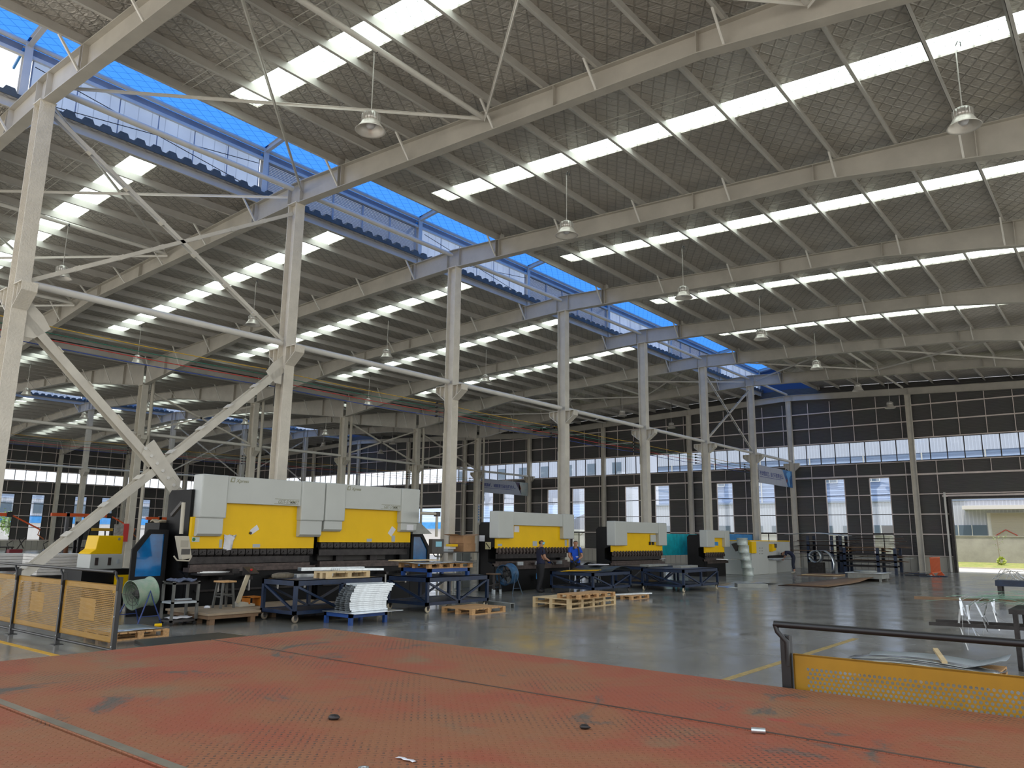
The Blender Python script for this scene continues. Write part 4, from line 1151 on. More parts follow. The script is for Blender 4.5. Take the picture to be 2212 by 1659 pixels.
# step pads with clear access at both outer ends: slanted safety guards
def guard(pp, y_in, sgn, x):
    g_ = [(0, 0), (0, 2.03), (sgn * .50, 2.03), (sgn * .86, 1.55), (sgn * .86, 0)]
    inner = [(sgn * .10, .92), (sgn * .10, 1.92), (sgn * .44, 1.92), (sgn * .74, 1.50), (sgn * .74, .92)]
    q = MB(); n = 5
    vs = [(x, y_in + a, b) for a, b in g_] + [(x, y_in + a, b) for a, b in inner] + [(x + .06, y_in + a, b) for a, b in g_] + [(x + .06, y_in + a, b) for a, b in inner]
    fs = []
    for i in range(n):
        j = (i + 1) % n
        fs += [(i, j, n + j, n + i), (2 * n + i, 3 * n + i, 3 * n + j, 2 * n + j), (i, 2 * n + i, 2 * n + j, j), (n + i, n + j, 3 * n + j, 3 * n + i)]
    q.add(vs, fs); gd = q.build('safety_guard', BLACK, pp)
    MB().prism([(y_in + a, b) for a, b in inner], 'x', x + .02, x + .03).build('guard_window', BLUEG, gd, label='blue tinted guard window')
    MB().box(x - 1.1, y_in - .03, 0, x, y_in + .03, 2.03).build('guard_side', BLACK, gd)
guard(p1, 9.90, -1, -18.9); guard(p2, 18.15, 1, -18.85)
MB().box(-20.05, 9.88, 1.2, -19.3, 10.6, 2.2).build('control_box', BLACK, p1)
MB().prism([(17.72, 2.0), (17.72, 2.36), (18.05, 2.36), (18.6, 2.02)], 'x', -18.9, -18.3).build('cable_hood', GREYS, p2)
def pendant(pp, x, y, zt, horiz, mat, tilt):
    if horiz: MB().tube((x, y - .72, zt), (x, y, zt), .05, 12).build('pendant_arm', BEIGE, pp); MB().box(x - .07, y - .07, zt - .08, x + .07, y + .09, zt + .06).build('elbow', DGREY, pp)
    MB().tube((x, y, zt - (.06 if horiz else 0)), (x, y + tilt * .3, 1.93), .045, 12).build('pendant_pole', BEIGE, pp)
    if not horiz: MB().bar((x - .05, y, zt), (x - .5, y, zt - .3), .07, .08).build('pendant_arm', DGREY, pp)
    b = MB().prism([(y - .10, 1.88), (y + .18, 1.88), (y + .30, 1.36), (y + .06, 1.33)] if tilt else [(y - .24, 1.86), (y + .28, 1.86), (y + .28, 1.40), (y - .24, 1.40)], 'x', x - .10, x + .08).build('pendant_box', mat, pp, bev=.015)
    MB().box(x + .08, y - (.10 if not tilt else .02), 1.62, x + .086, y + .17, 1.78).build('screen', SCREEN if not tilt else P('dusty_screen', (.36, .33, .26), .4), b)
    MB().box(x + .08, y - .02 + tilt, 1.45, x + .084, y + .2 + tilt, 1.58).build('key_panel', DGREY, b)
    MB().path([(x + .05, y - .18 + tilt, 1.42), (x + .07, y - .1 + tilt, 1.32), (x + .07, y + .2 + tilt, 1.30), (x + .05, y + .27 + tilt, 1.42)], .018, 8).build('handle', mat, b)
pendant(p1, -17.9, 9.70, 2.67, False, BEIGE, .03)
pendant(p2, -17.6, 18.08, 2.65, True, DGREY, 0)
# foot pedal post
pd = thing('foot_pedal_stand', 'cream foot pedal post with orange shoe guard on the tan step of the left press', 'foot pedal', (-17.0, 10.9, .25))
MB().bar((-17.1, 10.85, .33), (-17.0, 11.02, 1.0), .10, .05, (1, 0, 0)).build('post', CREAMW, pd)
MB().prism([(10.78, .25), (11.2, .25), (11.2, .30), (10.9, .36)], 'x', -17.25, -16.9).build('base', BEIGE, pd)
m = MB().box(-17.2, 11.02, .30, -16.88, 11.05, .46).box(-17.2, 11.32, .25, -16.88, 11.35, .46).box(-17.2, 11.02, .44, -16.88, 11.35, .47); m.build('shoe_guard', P('amber_guard', (.55, .18, .02), .5), pd)
MB().prism([(-17.15, .96), (-16.85, 1.0), (-16.85, 1.03), (-17.15, 1.16)], 'y', 10.95, 11.22).build('button_box', BLACKM, pd)
MB().tube((-16.98, 11.08, 1.08), (-16.97, 11.08, 1.115), .03, 10).build('red_button', RED, pd)
sp = thing('step_platform', 'long low tan step board with brown edge in front of the left press', 'platform', (-16.5, 11, 0))
MB().box(-17.75, 9.42, .20, -16.38, 13.4, .245).build('top_board', PLAT, sp)
MB().box(-16.38, 9.42, .20, -15.92, 10.72, .245).build('top_board', PLAT, sp)
MB().box(-17.7, 9.45, .12, -16.40, 13.35, .20).build('edge_frame', WOODB, sp)
MB().box(-16.40, 9.45, .12, -15.96, 10.68, .20).build('edge_frame', WOODB, sp)
for x, y in [(a, b) for a in (-17.6, -16.6) for b in (9.5, 11.4, 13.2)] + [(-16.1, 9.5), (-16.1, 10.5)]: MB().box(x, y, 0, x + .12, y + .12, .12).build('leg', WOODB, sp)
def stool(x, y, z, h, label, wood=WOOD, col=GREYS, socks=False):
    s = thing('work_stool', label, 'stool', (x, y, z))
    MB().box(x - .19, y - .19, z + h - .04, x + .19, y + .19, z + h).build('seat', wood, s, bev=.01)
    for a in (-1, 1):
        for b in (-1, 1):
            MB().bar((x + a * .17, y + b * .17, z), (x + a * .12, y + b * .12, z + h - .04), .045, .045).build('leg', col, s)
            if socks: MB().tube((x + a * .172, y + b * .172, z), (x + a * .166, y + b * .166, z + .16), .045, 10).build('leg_sleeve', CREAMW if False else GREYL, s)
    for a in (-1, 1):
        MB().bar((x + a * .15, y - .15, z + h * .5), (x + a * .15, y + .15, z + h * .5), .025, .03).build('rung', col, s)
        MB().bar((x - .15, y + a * .15, z + h * .42), (x + .15, y + a * .15, z + h * .42), .025, .03).build('rung', col, s)
stool(-17.0, 10.42, .245, .62, 'wooden topped grey stool standing on the tan step board', WOOD, TROL)
stool(-17.85, 21.25, 0, .70, 'dark stool with pale leg sleeves left of the blue drum fan', P('dark_board', (.16, .10, .06), .7), BLACKM, True)
m = pebble(.08, 3); o = m.build('crumpled_paper', PAPER, loc=(0, 0, 0)); o.location = (-17.05, 10.05, .245); tag(o, 'crumpled white paper ball on the tan step board', 'paper')
# trolley
tr = thing('tool_trolley', 'narrow dark grey three tier tool trolley between the green fan and the press', 'trolley', (-16.5, 9.1, 0))
for x in (-16.82, -16.38):
    for y in (8.80, 9.36): MB().box(x, y, .08, x + .05, y + .05, .92).build('post', TROL, tr)
for z, mt in ((.90, BLACKM), (.50, GREYL), (.12, BLACKM)): MB().box(-16.82, 8.80, z - .04, -16.33, 9.41, z).build('shelf', mt, tr)
for x in (-16.78, -16.37):
    for y in (8.84, 9.37):
        k = MB().tube((x - .015, y, .04), (x + .015, y, .04), .04, 12).build('caster', RUBBER, tr)
m = MB().sheet([[(-16.78 + i * .07, 8.86 + j * .06, .925 + .035 * sin(i * 1.9) * sin(j * 1.3) + .03) for j in range(9)] for i in range(7)], 7, 9, .03)
o = m.build('rag', RAG); tag(o, 'crumpled blue grey rag on top of the tool trolley', 'rag')
for i in range(3): o = MB().box(-16.75 + i * .05, 9.0, .502 + i * .014, -16.5, 9.34, .515 + i * .014).build('flat_tool', GREYL if i else DARKB); tag(o, 'flat part on the middle shelf of the tool trolley, %s' % ('undermost', 'middle', 'topmost')[i], 'part')
o = MB().sheet([[(-16.75 + i * .1, 8.88 + j * .12, .15 + .02 * ((i + j) % 2)) for j in range(5)] for i in range(4)], 4, 5, .02).build('paper_sheets', PAPER); tag(o, 'rumpled white papers on the bottom shelf of the tool trolley', 'papers')
o = MB().tube((-16.5, 8.55, .035), (-16.45, 8.68, .035), .035, 10).build('yellow_can', YELM); tag(o, 'small yellow can on the floor beside the trolley caster', 'can')
# fans
def fan(x, y, zc, ang, r, L, label, drum, leg, tilt=.18):
    f = thing('drum_fan', label, 'fan', (x, y, 0))
    d = V((cos(ang) * cos(tilt), sin(ang) * cos(tilt), sin(tilt))); c = V((x, y, zc))
    m = MB(); t = .012
    m.lathe([(r * 1.02, -L / 2), (r * 1.06, -L / 2), (r * 1.02, -L / 2 + .02), (r, -L * .2), (r * .96, L * .3), (r * 1.05, L / 2), (r * 1.07, L / 2), (r * 1.03, L / 2 - .005), (r * .93, L * .3), (r * .97, -L * .2), (r * 1.0, -L / 2)], 32, c, d)
    dm = m.build('drum', drum, f)
    a = d.cross(V((0, 0, 1))).normalized(); b = a.cross(d).normalized()
    MB().lathe([(.001, -.10), (.09, -.10), (.09, .10), (.001, .12)], 16, c, d).build('motor', DGREY, f)
    for i in range(4):
        t_ = i * pi / 2 + .3; u_ = a * cos(t_) + b * sin(t_); v_ = (d * .6 + u_.cross(d) * .8)
        MB().add([c + u_ * .08 - v_ * .05, c + u_ * .08 + v_ * .05, c + u_ * r * .9 + v_ * .11, c + u_ * r * .9 - v_ * .09], [(0, 1, 2, 3)]).build('blade', DARKS, f)
    gm = MB()
    for rr in (.25, .5, .75):
        pts = [c - d * (L / 2 - .02) + (a * cos(k * pi / 12) + b * sin(k * pi / 12)) * r * rr for k in range(25)]; gm.path(pts, .005, 5)
    for i in range(8):
        u_ = a * cos(i * pi / 4) + b * sin(i * pi / 4); gm.tube(c - d * (L / 2 - .02) + u_ * .02, c - d * (L / 2 - .02) + u_ * r, .005, 5)
    gm.build('guard_grille', DGREY, f)
    h = V((cos(ang), sin(ang), 0))
    for s in (-1, 1):
        top = c + a * s * (r + .03); top.z = zc + .03
        p0 = V((x, y, 0)) + a * s * (r + .12) + h * .28; p1_ = V((x, y, 0)) + a * s * (r + .12) - h * .30
        p0.z = p1_.z = .012
        MB().path([p0, top.lerp(p0, .25) , top + V((0, 0, .03)), top.lerp(p1_, .25), p1_], .014, 8).build('leg', leg, f)
        q0, q1 = top.lerp(p0, .72), top.lerp(p1_, .72); MB().tube(q0, q1, .010, 6).build('leg_stay', leg, f)
    return f
fan(-17.12, 8.50, .66, radians(97), .30, .46, 'green worn drum fan on blue legs behind the left fence', GREENF, P('blue_leg', (.03, .06, .22), .5), .15)
fan(-17.65, 21.75, .66, radians(92), .34, .40, 'blue drum fan on thin legs in front of the middle press', BLUEF, P('steel_blue_leg', (.06, .10, .15), .5), .12)
fan(-18.0, 27.6, .62, radians(108), .32, .36, 'black drum fan half hidden behind the cart of the two workers', BLACKM, GREYS, -.1)
# middle presses
p3 = press('middle press brake with the two workers in front of it', -18.2, 21.9, 22.80, 26.01, 26.76, 2.88, 1.90, 2.385, 1.54, 22.05, 26.63, 1.0, nc=22, hook=True, body_z=2.48, back=1.06)
p4_ = press('third single press brake, one bay beyond the workers', -18.2, 29.95, 31.0, 34.0, 34.78, 2.70, 1.63, 2.20, 1.36, 30.03, 34.65, .88, nc=18, hook=True, body_z=2.45, back=1.03)
p5 = press('smallest press brake farthest along the row before the blue sheets', -18.2, 39.3, 40.25, 41.63, 42.25, 2.44, 1.54, 2.035, 1.235, 39.47, 41.88, .90, nc=11, hook=True, body_z=2.19, back=1.25)
for pp, (a, b), z in ((p3, (22.3, 26.4), .90), (p4_, (30.2, 34.5), .78), (p5, (39.6, 41.8), .8)):
    MB().box(-18.28, a - .2, z - .12, -18.24, b + .2, z).build('front_beam', DARKB, pp)
paper_quad(p3, -18.398, [(23.05, 2.13), (23.35, 2.13), (23.35, 2.36), (23.05, 2.36)], PAPER, 'notice', 'white framed notice')
paper_quad(p3, -18.398, [(24.2, 1.62), (24.48, 1.62), (24.48, 1.80), (24.2, 1.80)], GREYL, 'data_plate', 'grey two row data plate')
paper_quad(p3, -18.398, [(22.1, 1.62), (22.35, 1.62), (22.35, 1.70), (22.1, 1.70)], GREYL, 'data_plate', 'small pale label')
paper_quad(p3, -18.398, [(26.35, 1.62), (26.5, 1.62), (26.5, 1.86), (26.35, 1.86)], GREYL, 'data_plate', 'tall pale label')
m = MB().box(-18.92, 22.015, 1.50, -18.66, 22.028, 1.76); m.build('warning_sign', P('pale_yellow_sign', (.55, .50, .28), .5), p3, label='pale yellow square warning sign')
MB().bar((-18.88, 22.012, 1.72), (-18.70, 22.012, 1.54), .02, .03).build('sign_mark', BLACKM, p3)
MB().box(-19.22, 22.015, 1.78, -18.96, 22.028, 2.0).build('notice', PAPER, p3)
for y in (22.9, 24.0, 25.4): MB().box(-18.14, y, .93, -18.08, y + .32, 1.06).build('bright_clamp', GALV, p3)
paper_quad(p3, -18.15, [(24.1, .40), (24.4, .40), (24.4, .62), (24.1, .62)], BLUEC, 'label', 'blue label on the black bed')
paper_quad(p4_, -18.15, [(32.5, .45), (32.7, .45), (32.7, .66), (32.5, .66)], BLUEC, 'label', 'small blue label on the black bed')
MB().box(-18.39, 33.4, 1.80, -18.33, 33.9, 2.14).build('control_box', WHITEM, p4_, bev=.01)
for y in (33.3, 33.6): MB().box(-18.39, y, 1.66, -18.34, y + .14, 1.80).build('switch', BLACKM, p4_)
paper_quad(p5, -18.398, [(40.5, 1.62), (41.1, 1.62), (41.1, 1.82), (40.5, 1.82)], BLUEC, 'sign', 'blue name plate')
MB().bar((-18.0, 42.3, 1.75), (-17.9, 42.6, 1.35), .05, .3, (1, 0, .3)).build('control_pendant', DGREY, p5)
o = MB().box(-18.05, 40.0, .905, -17.4, 42.3, .93).build('sheet_blank', STAIN); tag(o, 'shiny sheet jutting out of the smallest press brake', 'sheet metal')
m = MB()
# shear machine with the bent worker
sh = thing('notching_machine', 'pale machine with yellow side box and yellow top edge beside the printed tins', 'machine', (-17.6, 46, 0))
MB().prism([(-19.2, 0), (-17.5, 0), (-17.5, 1.88), (-19.2, 1.88)], 'y', 43.5, 46.1).build('body', WHITEM, sh, bev=.02)
MB().prism([(-19.2, 1.1), (-17.6, 1.05), (-17.6, 1.86), (-19.2, 1.86)], 'y', 46.1, 50.0).build('upper_arm', WHITEM, sh, bev=.02)
MB().box(-19.2, 43.5, 1.88, -17.55, 50.0, 1.93).build('yellow_top', YELM, sh)
MB().box(-19.2, 46.1, 0, -17.9, 51.0, .72).build('lower_body', WHITEM, sh)
MB().box(-18.1, 46.1, 0, -17.5, 47.3, .80).build('front_leg', WHITEM, sh)
MB().box(-17.75, 43.4, 1.20, -17.4, 44.05, 1.86).build('yellow_box', YELM, sh, bev=.03)
MB().prism([(46.5, 1.28), (47.1, 1.36), (47.1, 1.7), (46.5, 1.72)], 'x', -17.6, -17.4).build('yellow_panel', YELM, sh)
MB().box(-17.42, 46.85, 1.5, -17.36, 47.15, 1.74).build('dark_screen', DGREY, sh)
MB().box(-17.9, 46.0, .84, -17.2, 49.2, .90).build('work_table', GREYL, sh); MB().box(-17.8, 45.9, .90, -17.5, 48.8, 1.04).build('blade_bar', BLACKM, sh)
m = MB()
for a in range(3):
    for b in range(3): m.box(-17.5, 44.7 + a * .22, 1.15 + b * .16, -17.49, 44.76 + a * .22, 1.19 + b * .16)
m.build('holes', DGREY, sh)
# tower of printed tins
for i in range(5):
    t = thing('printed_tin', 'pale printed tin drum, %s of the five stacked beside the pale machine' % ('lowest', 'second', 'middle', 'fourth', 'topmost')[i], 'tin drum', (-17.46 - .045 * i, 42.8 - .05 * i, .41 * i), 'stacked printed tins')
    MB().lathe([(.001, .01), (.30, .01), (.31, .0), (.31, .02), (.30, .03), (.30, .38), (.31, .39), (.31, .41), (.30, .40), (.001, .40)], 24, ORG[t.name]).build('drum', TINP, t)
    if i % 2: MB().lathe([(.303, .10), (.303, .32)], 8, ORG[t.name]).build('label_band', P('tin_label', (.60, .60, .60), .5, 0, .35, 9), t)
# blue sheets behind
o = MB().box(-20.6, 43.6, 0, -20.5, 51.3, 2.3).build('blue_partition', BLUEC); tag(o, 'tall sky blue sheet partition behind the smallest press and the tins', 'partition')
o = MB().box(-22.2, 38.2, 1.0, -22.1, 46.2, 2.25).build('teal_partition', TEAL); tag(o, 'turquoise sheet screen behind the third press', 'partition')
# boxes and bench behind column
bn = thing('side_bench', 'thin legged bench under the cardboard boxes by the third column', 'bench', (-19.6, 21.4, 0))
MB().box(-20.1, 20.6, 1.37, -19.2, 22.0, 1.41).build('top', DGREY, bn)
for x in (-20.05, -19.25):
    for y in (20.65, 21.95): MB().box(x, y, 0, x + .05, y + .05, 1.37).build('leg', GREYS, bn)
MB().box(-20.1, 20.6, .5, -19.2, 22.0, .53).build('shelf', DGREY, bn)
o = MB().box(-19.9, 21.2, 1.41, -19.25, 21.85, 1.70).build('cardboard_box', CARD, bev=.006); tag(o, 'lower brown cardboard box on the bench by the third column', 'box')
c = thing('cardboard_box', 'open flapped upper cardboard box on the bench by the third column', 'box', (-19.55, 21.5, 1.70))
MB().box(-19.9, 21.15, 1.70, -19.25, 21.8, 1.98).build('body', CARD, c)
MB().bar((-19.25, 21.1, 1.99), (-19.0, 21.1, 1.95), .02, .02).bar((-19.6, 21.12, 1.98), (-19.6, 20.85, 2.02), .65, .008).bar((-19.6, 21.82, 1.98), (-19.6, 22.1, 2.03), .65, .008).build('flap', CARD, c)
for i in range(3):
    o = MB().box(-19.9 + i * .1, 20.75, 1.411 + i * .09, -19.6 + i * .1, 21.05, 1.495 + i * .09).build('parcel', (GREYL, PAPER, YELM)[i]); tag(o, ('grey', 'white', 'yellow')[i] + ' small parcel beside the cardboard boxes on the bench', 'parcel')
o = MB().box(-21.4, 22.4, 0, -20.7, 23.2, 1.9).build('electric_cabinet', WHITEM, bev=.01); tag(o, 'pale electric cabinet behind the third column', 'cabinet')
# racks
def rack(x0, x1, y0, y1, h, lev, label, n, seed, top=False):
    rr = random.Random(seed)
    r_ = thing('sheet_rack', label, 'rack', ((x0 + x1) / 2, (y0 + y1) / 2, 0))
    for x in (x0, (x0 + x1) / 2 + .4, x1 - .16) if not top else (x0, x1 - .16):
        for y in (y0, y1 - .16): MB().box(x, y, 0, x + .16, y + .16, h).build('upright', NAVY, r_)
    for z in lev:
        for y in (y0, y1 - .1): MB().box(x0, y, z - .1, x1, y + .1, z).build('shelf_beam', BLACKM, r_)
    nm = 0
    for li, z in enumerate(lev):
        zz = z + .004
        for i in range(n[li]):
            L = rr.uniform(2.6, 3.9); W = rr.uniform(.5, 1.3); xc = (x0 + x1) / 2 + rr.uniform(-.5, .5); yc = (y0 + y1) / 2 + rr.uniform(-.2, .2); th = rr.choice((.012, .02, .03, .045))
            sag = rr.uniform(-.10, .02)
            m = MB().sheet([[(xc - L / 2 + L * a / 6, yc - W / 2 + W * b, zz + th + sag * max(0, abs(a - 3) - 1.5) ** 2 / 2.2 + (.16 if sag < 0 else .04)) for b in range(2)] for a in range(7)], 7, 2, th)
            o = m.build('scrap_sheet', rr.choice((RUST, RUST, WOODB, DARKS, GREYS))); nm += 1
            tag(o, 'scrap sheet, %s from the bottom on the %s shelf, %s' % (ORD[i], ('lowest', 'middle', 'upper')[li], label.split(',')[0]), 'scrap sheet', 'scrap sheets on the ' + label.split(',')[0])
            zz += th + rr.uniform(.03, .07)
rack(-15.0, -11.9, 52.1, 53.6, 1.55, (.48, .78, 1.2), 'dark navy right sheet rack, in front of the cream wall skirting', (3, 4, 13), 4)
rack(-17.3, -15.1, 52.3, 53.7, 2.26, (.75, 1.25, 1.7), 'dark navy left sheet rack, behind the bent over worker', (3, 4, 4), 9)
m = MB().sheet([[(-18.6 + a * .55, 52.0 + b * .5, 2.30 + .16 * math.exp(-((a - 3) / 2.2) ** 2) - .012 * max(0, a - 5) ** 2 + .01 * b) for b in range(4)] for a in range(8)], 8, 4, .02)
o = m.build('curved_sheet', GREYL); tag(o, 'wide pale sheet bowed over the top of the left sheet rack', 'sheet metal')
rl = thing('sheet_roll', 'big roll of perforated silvery sheet unrolling onto the floor by the left rack', 'sheet roll', (-15.6, 49.2, 0))
pts = []
for i in range(60):
    a = i / 59 * 4.6 * pi; rr_ = .32 + .028 * i / 59 * 2
    pts.append((-15.75 + cos(a) * rr_, 1.02 + sin(a) * rr_))
tail = [(-15.2, 1.36), (-14.95, 1.2), (-14.75, .92), (-14.66, .6), (-14.72, .3), (-14.85, .03)]
allp = pts[:-1] + tail
m = MB().sheet([[(p[0], 48.9 + j * .6, p[1]) for j in range(2)] for p in allp], len(allp), 2, .01)
m.build('sheet', GALV, rl)
MB().box(-16.2, 49.0, .0, -15.3, 49.4, .66).build('saddle', BLACKM, rl)
# orange barrier
ob = thing('crowd_barrier', 'small orange plastic barrier standing beside the open yard door', 'barrier', (-9.8, 52, 0))
for y in (50.75, 53.3):
    k = MB().prism([(-10.02, .0), (-9.58, .0), (-9.74, .20), (-9.86, .20)], 'y', y - .05, y + .05).build('foot', ORBAR, ob)
for z in (.20, 1.05): MB().box(-9.83, 50.7, z - .03, -9.77, 53.35, z + .03).build('rail', ORBAR, ob)
for i in range(19):
    y = 50.72 + i * 2.6 / 18; MB().box(-9.82, y - .022, .2, -9.78, y + .022, 1.05).build('slat', ORBAR, ob)
# metal parts heap by the rack
rr = random.Random(21)
for i in range(9):
    x = -11.6 + rr.uniform(0, 1.5); y = 51.0 + rr.uniform(-.4, .8)
    m = MB().bar((x, y, .026 + (i // 3) * .055), (x + rr.uniform(.5, 1.1), y + rr.uniform(-.4, .4), .026 + (i // 3) * .055), .16, .05)
    o = m.build('steel_offcut', rr.choice((BLACKM, NAVY, RUST, GREYS))); tag(o, 'dark steel offcut in the heap between the right rack and the orange barrier', 'offcut', 'offcuts heaped by the barrier')
# ---- right foreground: sheet pile, trestle with strips
for i in range(3):
    pts = [[(-3.85 + a * .22 + i * .05, 13.05 + b * .28 + i * .04, .125 + i * .010 + (.05 * sin(a * .42) + .035 * sin(b * 1.1 + i)) + (.10 * max(0, a - 7.2) * (i == 2))) for b in range(5)] for a in range(10)]
    o = MB().sheet(pts, 10, 5, .004).build('sheet_blank', STAIN if i < 2 else GREYL); tag(o, 'large shiny sheet behind the right perforated fence, %s of the loose pile' % ('lowest', 'middle', 'topmost')[i], 'sheet metal')
pallet(1.9, 1.2, .11, 'low pallet under the shiny sheets behind the right fence', None, -3.75, 13.1, 0, 7)
o = MB().bar((-2.78, 14.17, .285), (-2.45, 13.03, .245), .07, .035).build('batten', WOODP); tag(o, 'pale wooden batten lying across the shiny sheets', 'batten')
o = MB().box(-2.55, 6.35, 0, -2.36, 6.62, .18).build('wood_block', WOODB); tag(o, 'brown wood block at the foot of the right fence post', 'wood block')
te = thing('trestle', 'dark trestle with two projecting bars heaped with green and silver strips', 'trestle', (-1.5, 14.9, 0))
for x in (-1.72, -.4):
    for y in (14.75, 15.9): MB().bar((x, y, 0), (x, y, .9), .07, .07).build('leg', BLACKM, te)
for y in (14.75, 15.3): MB().bar((-2.95, y, .62), (0, y, .66), .055, .055).build('bar', BLACKM, te)
MB().box(-1.8, 14.7, .85, -.2, 16.0, .92).build('top', BLACKM, te)
o = MB().bar((-3.45, 16.2, .93), (-1.0, 16.3, .98), .06, .05).build('wooden_bar', WOODB); tag(o, 'brown bar poking out of the strip heap to the left', 'bar')
rr = random.Random(8)
for i in range(44):
    x = rr.uniform(-2.5, -1.3); y = rr.uniform(14.6, 16.3); z = .94 + rr.uniform(0, .16)
    if i % 3 == 2:
        pts = [(x, y, z), (x - .12, y - .05, z - .08), (x - .10 + rr.uniform(-.1, .1), y - .1, z - .3), (x - .02 + rr.uniform(-.15, .15), y - .12, z - rr.uniform(.4, .75))]
    else:
        a = rr.uniform(-.5, .4); L = rr.uniform(.5, 1.2)
        pts = [(x - L * .5, y - a * .4, z + rr.uniform(-.08, .06)), (x, y, z + .04), (x + L * .6, y + a * .5, z + rr.uniform(-.05, .08)), (x + L, y + a, z)]
    m = MB()
    for p, q in zip(pts[:-1], pts[1:]): m.bar(p, q, .035, .003)
    o = m.build('metal_strip', (P('green_strip', (.22, .38, .28), .4, .3) if 'green_strip' not in MATS else MATS['green_strip']) if i % 3 != 2 else STAIN)
    tag(o, ('flat greenish strip lying in the heap on the dark trestle' if i % 3 != 2 else 'bright swarf strip dangling from the heap on the dark trestle'), 'strip', 'greenish strips on the trestle' if i % 3 != 2 else 'dangling bright strips on the trestle')
bh = thing('low_bench', 'low dark navy bench with wire tangle near the right frame edge', 'bench', (-3.3, 33.6, 0))
MB().box(-4.4, 33.3, .42, -1.6, 34.1, .62).build('top', NAVY, bh)
for x in (-4.35, -1.8):
    for y in (33.35, 33.95): MB().box(x, y, 0, x + .12, y + .12, .42).build('leg', BLACKM, bh)
rr = random.Random(3); m = MB()
for i in range(14):
    x, y = rr.uniform(-4.2, -2.6), rr.uniform(33.4, 34.0); L = rr.uniform(.4, .9)
    m.path([(x - L / 2, y, .64), (x - L * .2, y + .1, .64 + rr.uniform(.15, .4)), (x + L * .2, y - .1, .66 + rr.uniform(.1, .35)), (x + L / 2, y, .64)], .012, 4)
o = m.build('wire_tangle', STAIN); tag(o, 'tangle of bright wire offcuts on the low navy bench', 'wire', kind='stuff')

# ---- hall lamps
def lamp_proto():
    l = thing('high_bay_lamp', 'x', 'lamp', (0, 0, 0))
    MB().tube((0, 0, .42), (0, 0, 1.92), .012, 8).build('rod', ALU, l)
    MB().path([(0, 0, 1.90), (.05, 0, 2.0), (.1, 0, 1.96), (.1, 0, 1.86)], .012, 6).build('hook', CABLE, l)
    h = MB().lathe([(.001, .45), (.10, .44), (.17, .40), (.18, .28), (.16, .22), (.001, .22)], 20); 
    for i in range(16):
        a = i * pi / 8; h.bar((cos(a) * .16, sin(a) * .16, .3), (cos(a) * .205, sin(a) * .205, .3), .012, .15)
    h.build('housing', ALU, l)
    MB().lathe([(.13, .24), (.20, .20), (.24, .12), (.30, .03), (.335, 0.), (.33, -.004), (.29, .02), (.23, .11), (.19, .185), (.12, .225)], 28).build('reflector', LAMPI, l)
    MB().lathe([(.001, .06), (.07, .07), (.10, .12), (.09, .2), (.001, .2)], 14).build('bulb', PAPER, l)
    return l
index_kids(); lp = lamp_proto(); index_kids(); first = True
LR = [(-12.2, 10.62, range(0, 7), 'right slope line'), (-2.0, 10.55, range(1, 2), 'line at the right frame edge'), (-28.2, 10.55, range(0, 7), 'line behind the press row'), (-38.2, 10.2, range(1, 7), 'line before the valley'), (-52.2, 10.1, range(1, 7), 'line past the valley'), (-62.2, 10.5, range(2, 7), 'farthest line')]
for x, z, ks, nm in LR:
    for n, k in enumerate(ks):
        d = abs(((x - XA + 25) % 50) - 25)
        y = YK[k] + 3.75
        lab = 'bell shaped hall lamp, %s from the camera in the %s' % (ORD[n], nm)
        o = lp if first else dup(lp)
        first = False; o.location = (x, y, z); o['label'] = lab; o['group'] = 'hall lamps'
# ---- coloured wires along the columns
WC = [(P('yellow_wire', (.60, .36, .02), .5), 'yellow'), (P('green_wire', (.02, .16, .10), .5), 'green'), (P('red_wire', (.50, .03, .02), .5), 'red'), (P('blue_wire', (.02, .06, .30), .5), 'blue')]
for x, rw in ((-20.75, 'press row'), (-45.85, 'valley row')):
    for i, (mt, cn) in enumerate(WC):
        z = 7.0 - .17 * i; pts = []
        for k in range(-1, 7):
            ya = YK[k] if k >= 0 else -1.1; yb = YK[k + 1] if k < 6 else 58
            for s in range(8):
                t = s / 8; pts.append((x, ya + (yb - ya) * t, z - .05 * 4 * t * (1 - t)))
        pts.append((x, 58, z))
        o = MB().path(pts, .013 if x > -30 else .011, 5).build('overhead_wire', mt); tag(o, '%s overhead wire strung along the columns of the %s' % (cn, rw), 'wire')
    for k in range(1 if x > -30 else 1, 7):
        b = thing('insulator_bracket', 'bracket with four black insulators on the %s column of the %s' % (ORD[k], rw), 'insulator', (x + .3, YK[k], 6.4))
        for i in range(4):
            z = 7.0 - .17 * i
            MB().tube((x + .02, YK[k] - .22, z), (x + .35, YK[k] - .05, z), .012, 6).build('arm', DGREY, b)
            MB().lathe([(.001, -.06), (.04, -.05), (.05, 0), (.04, .05), (.001, .06)], 10, (x, YK[k] - .24, z), (1, 0, 0)).build('insulator', BLACKM, b)
        MB().path([(x + .34, YK[k] - .2, 6.95), (x + .40, YK[k] - .22, 6.7), (x + .36, YK[k] - .2, 6.2), (x + .36, YK[k] - .2, 5.8)], .014, 5).build('cable', CABLE, b)
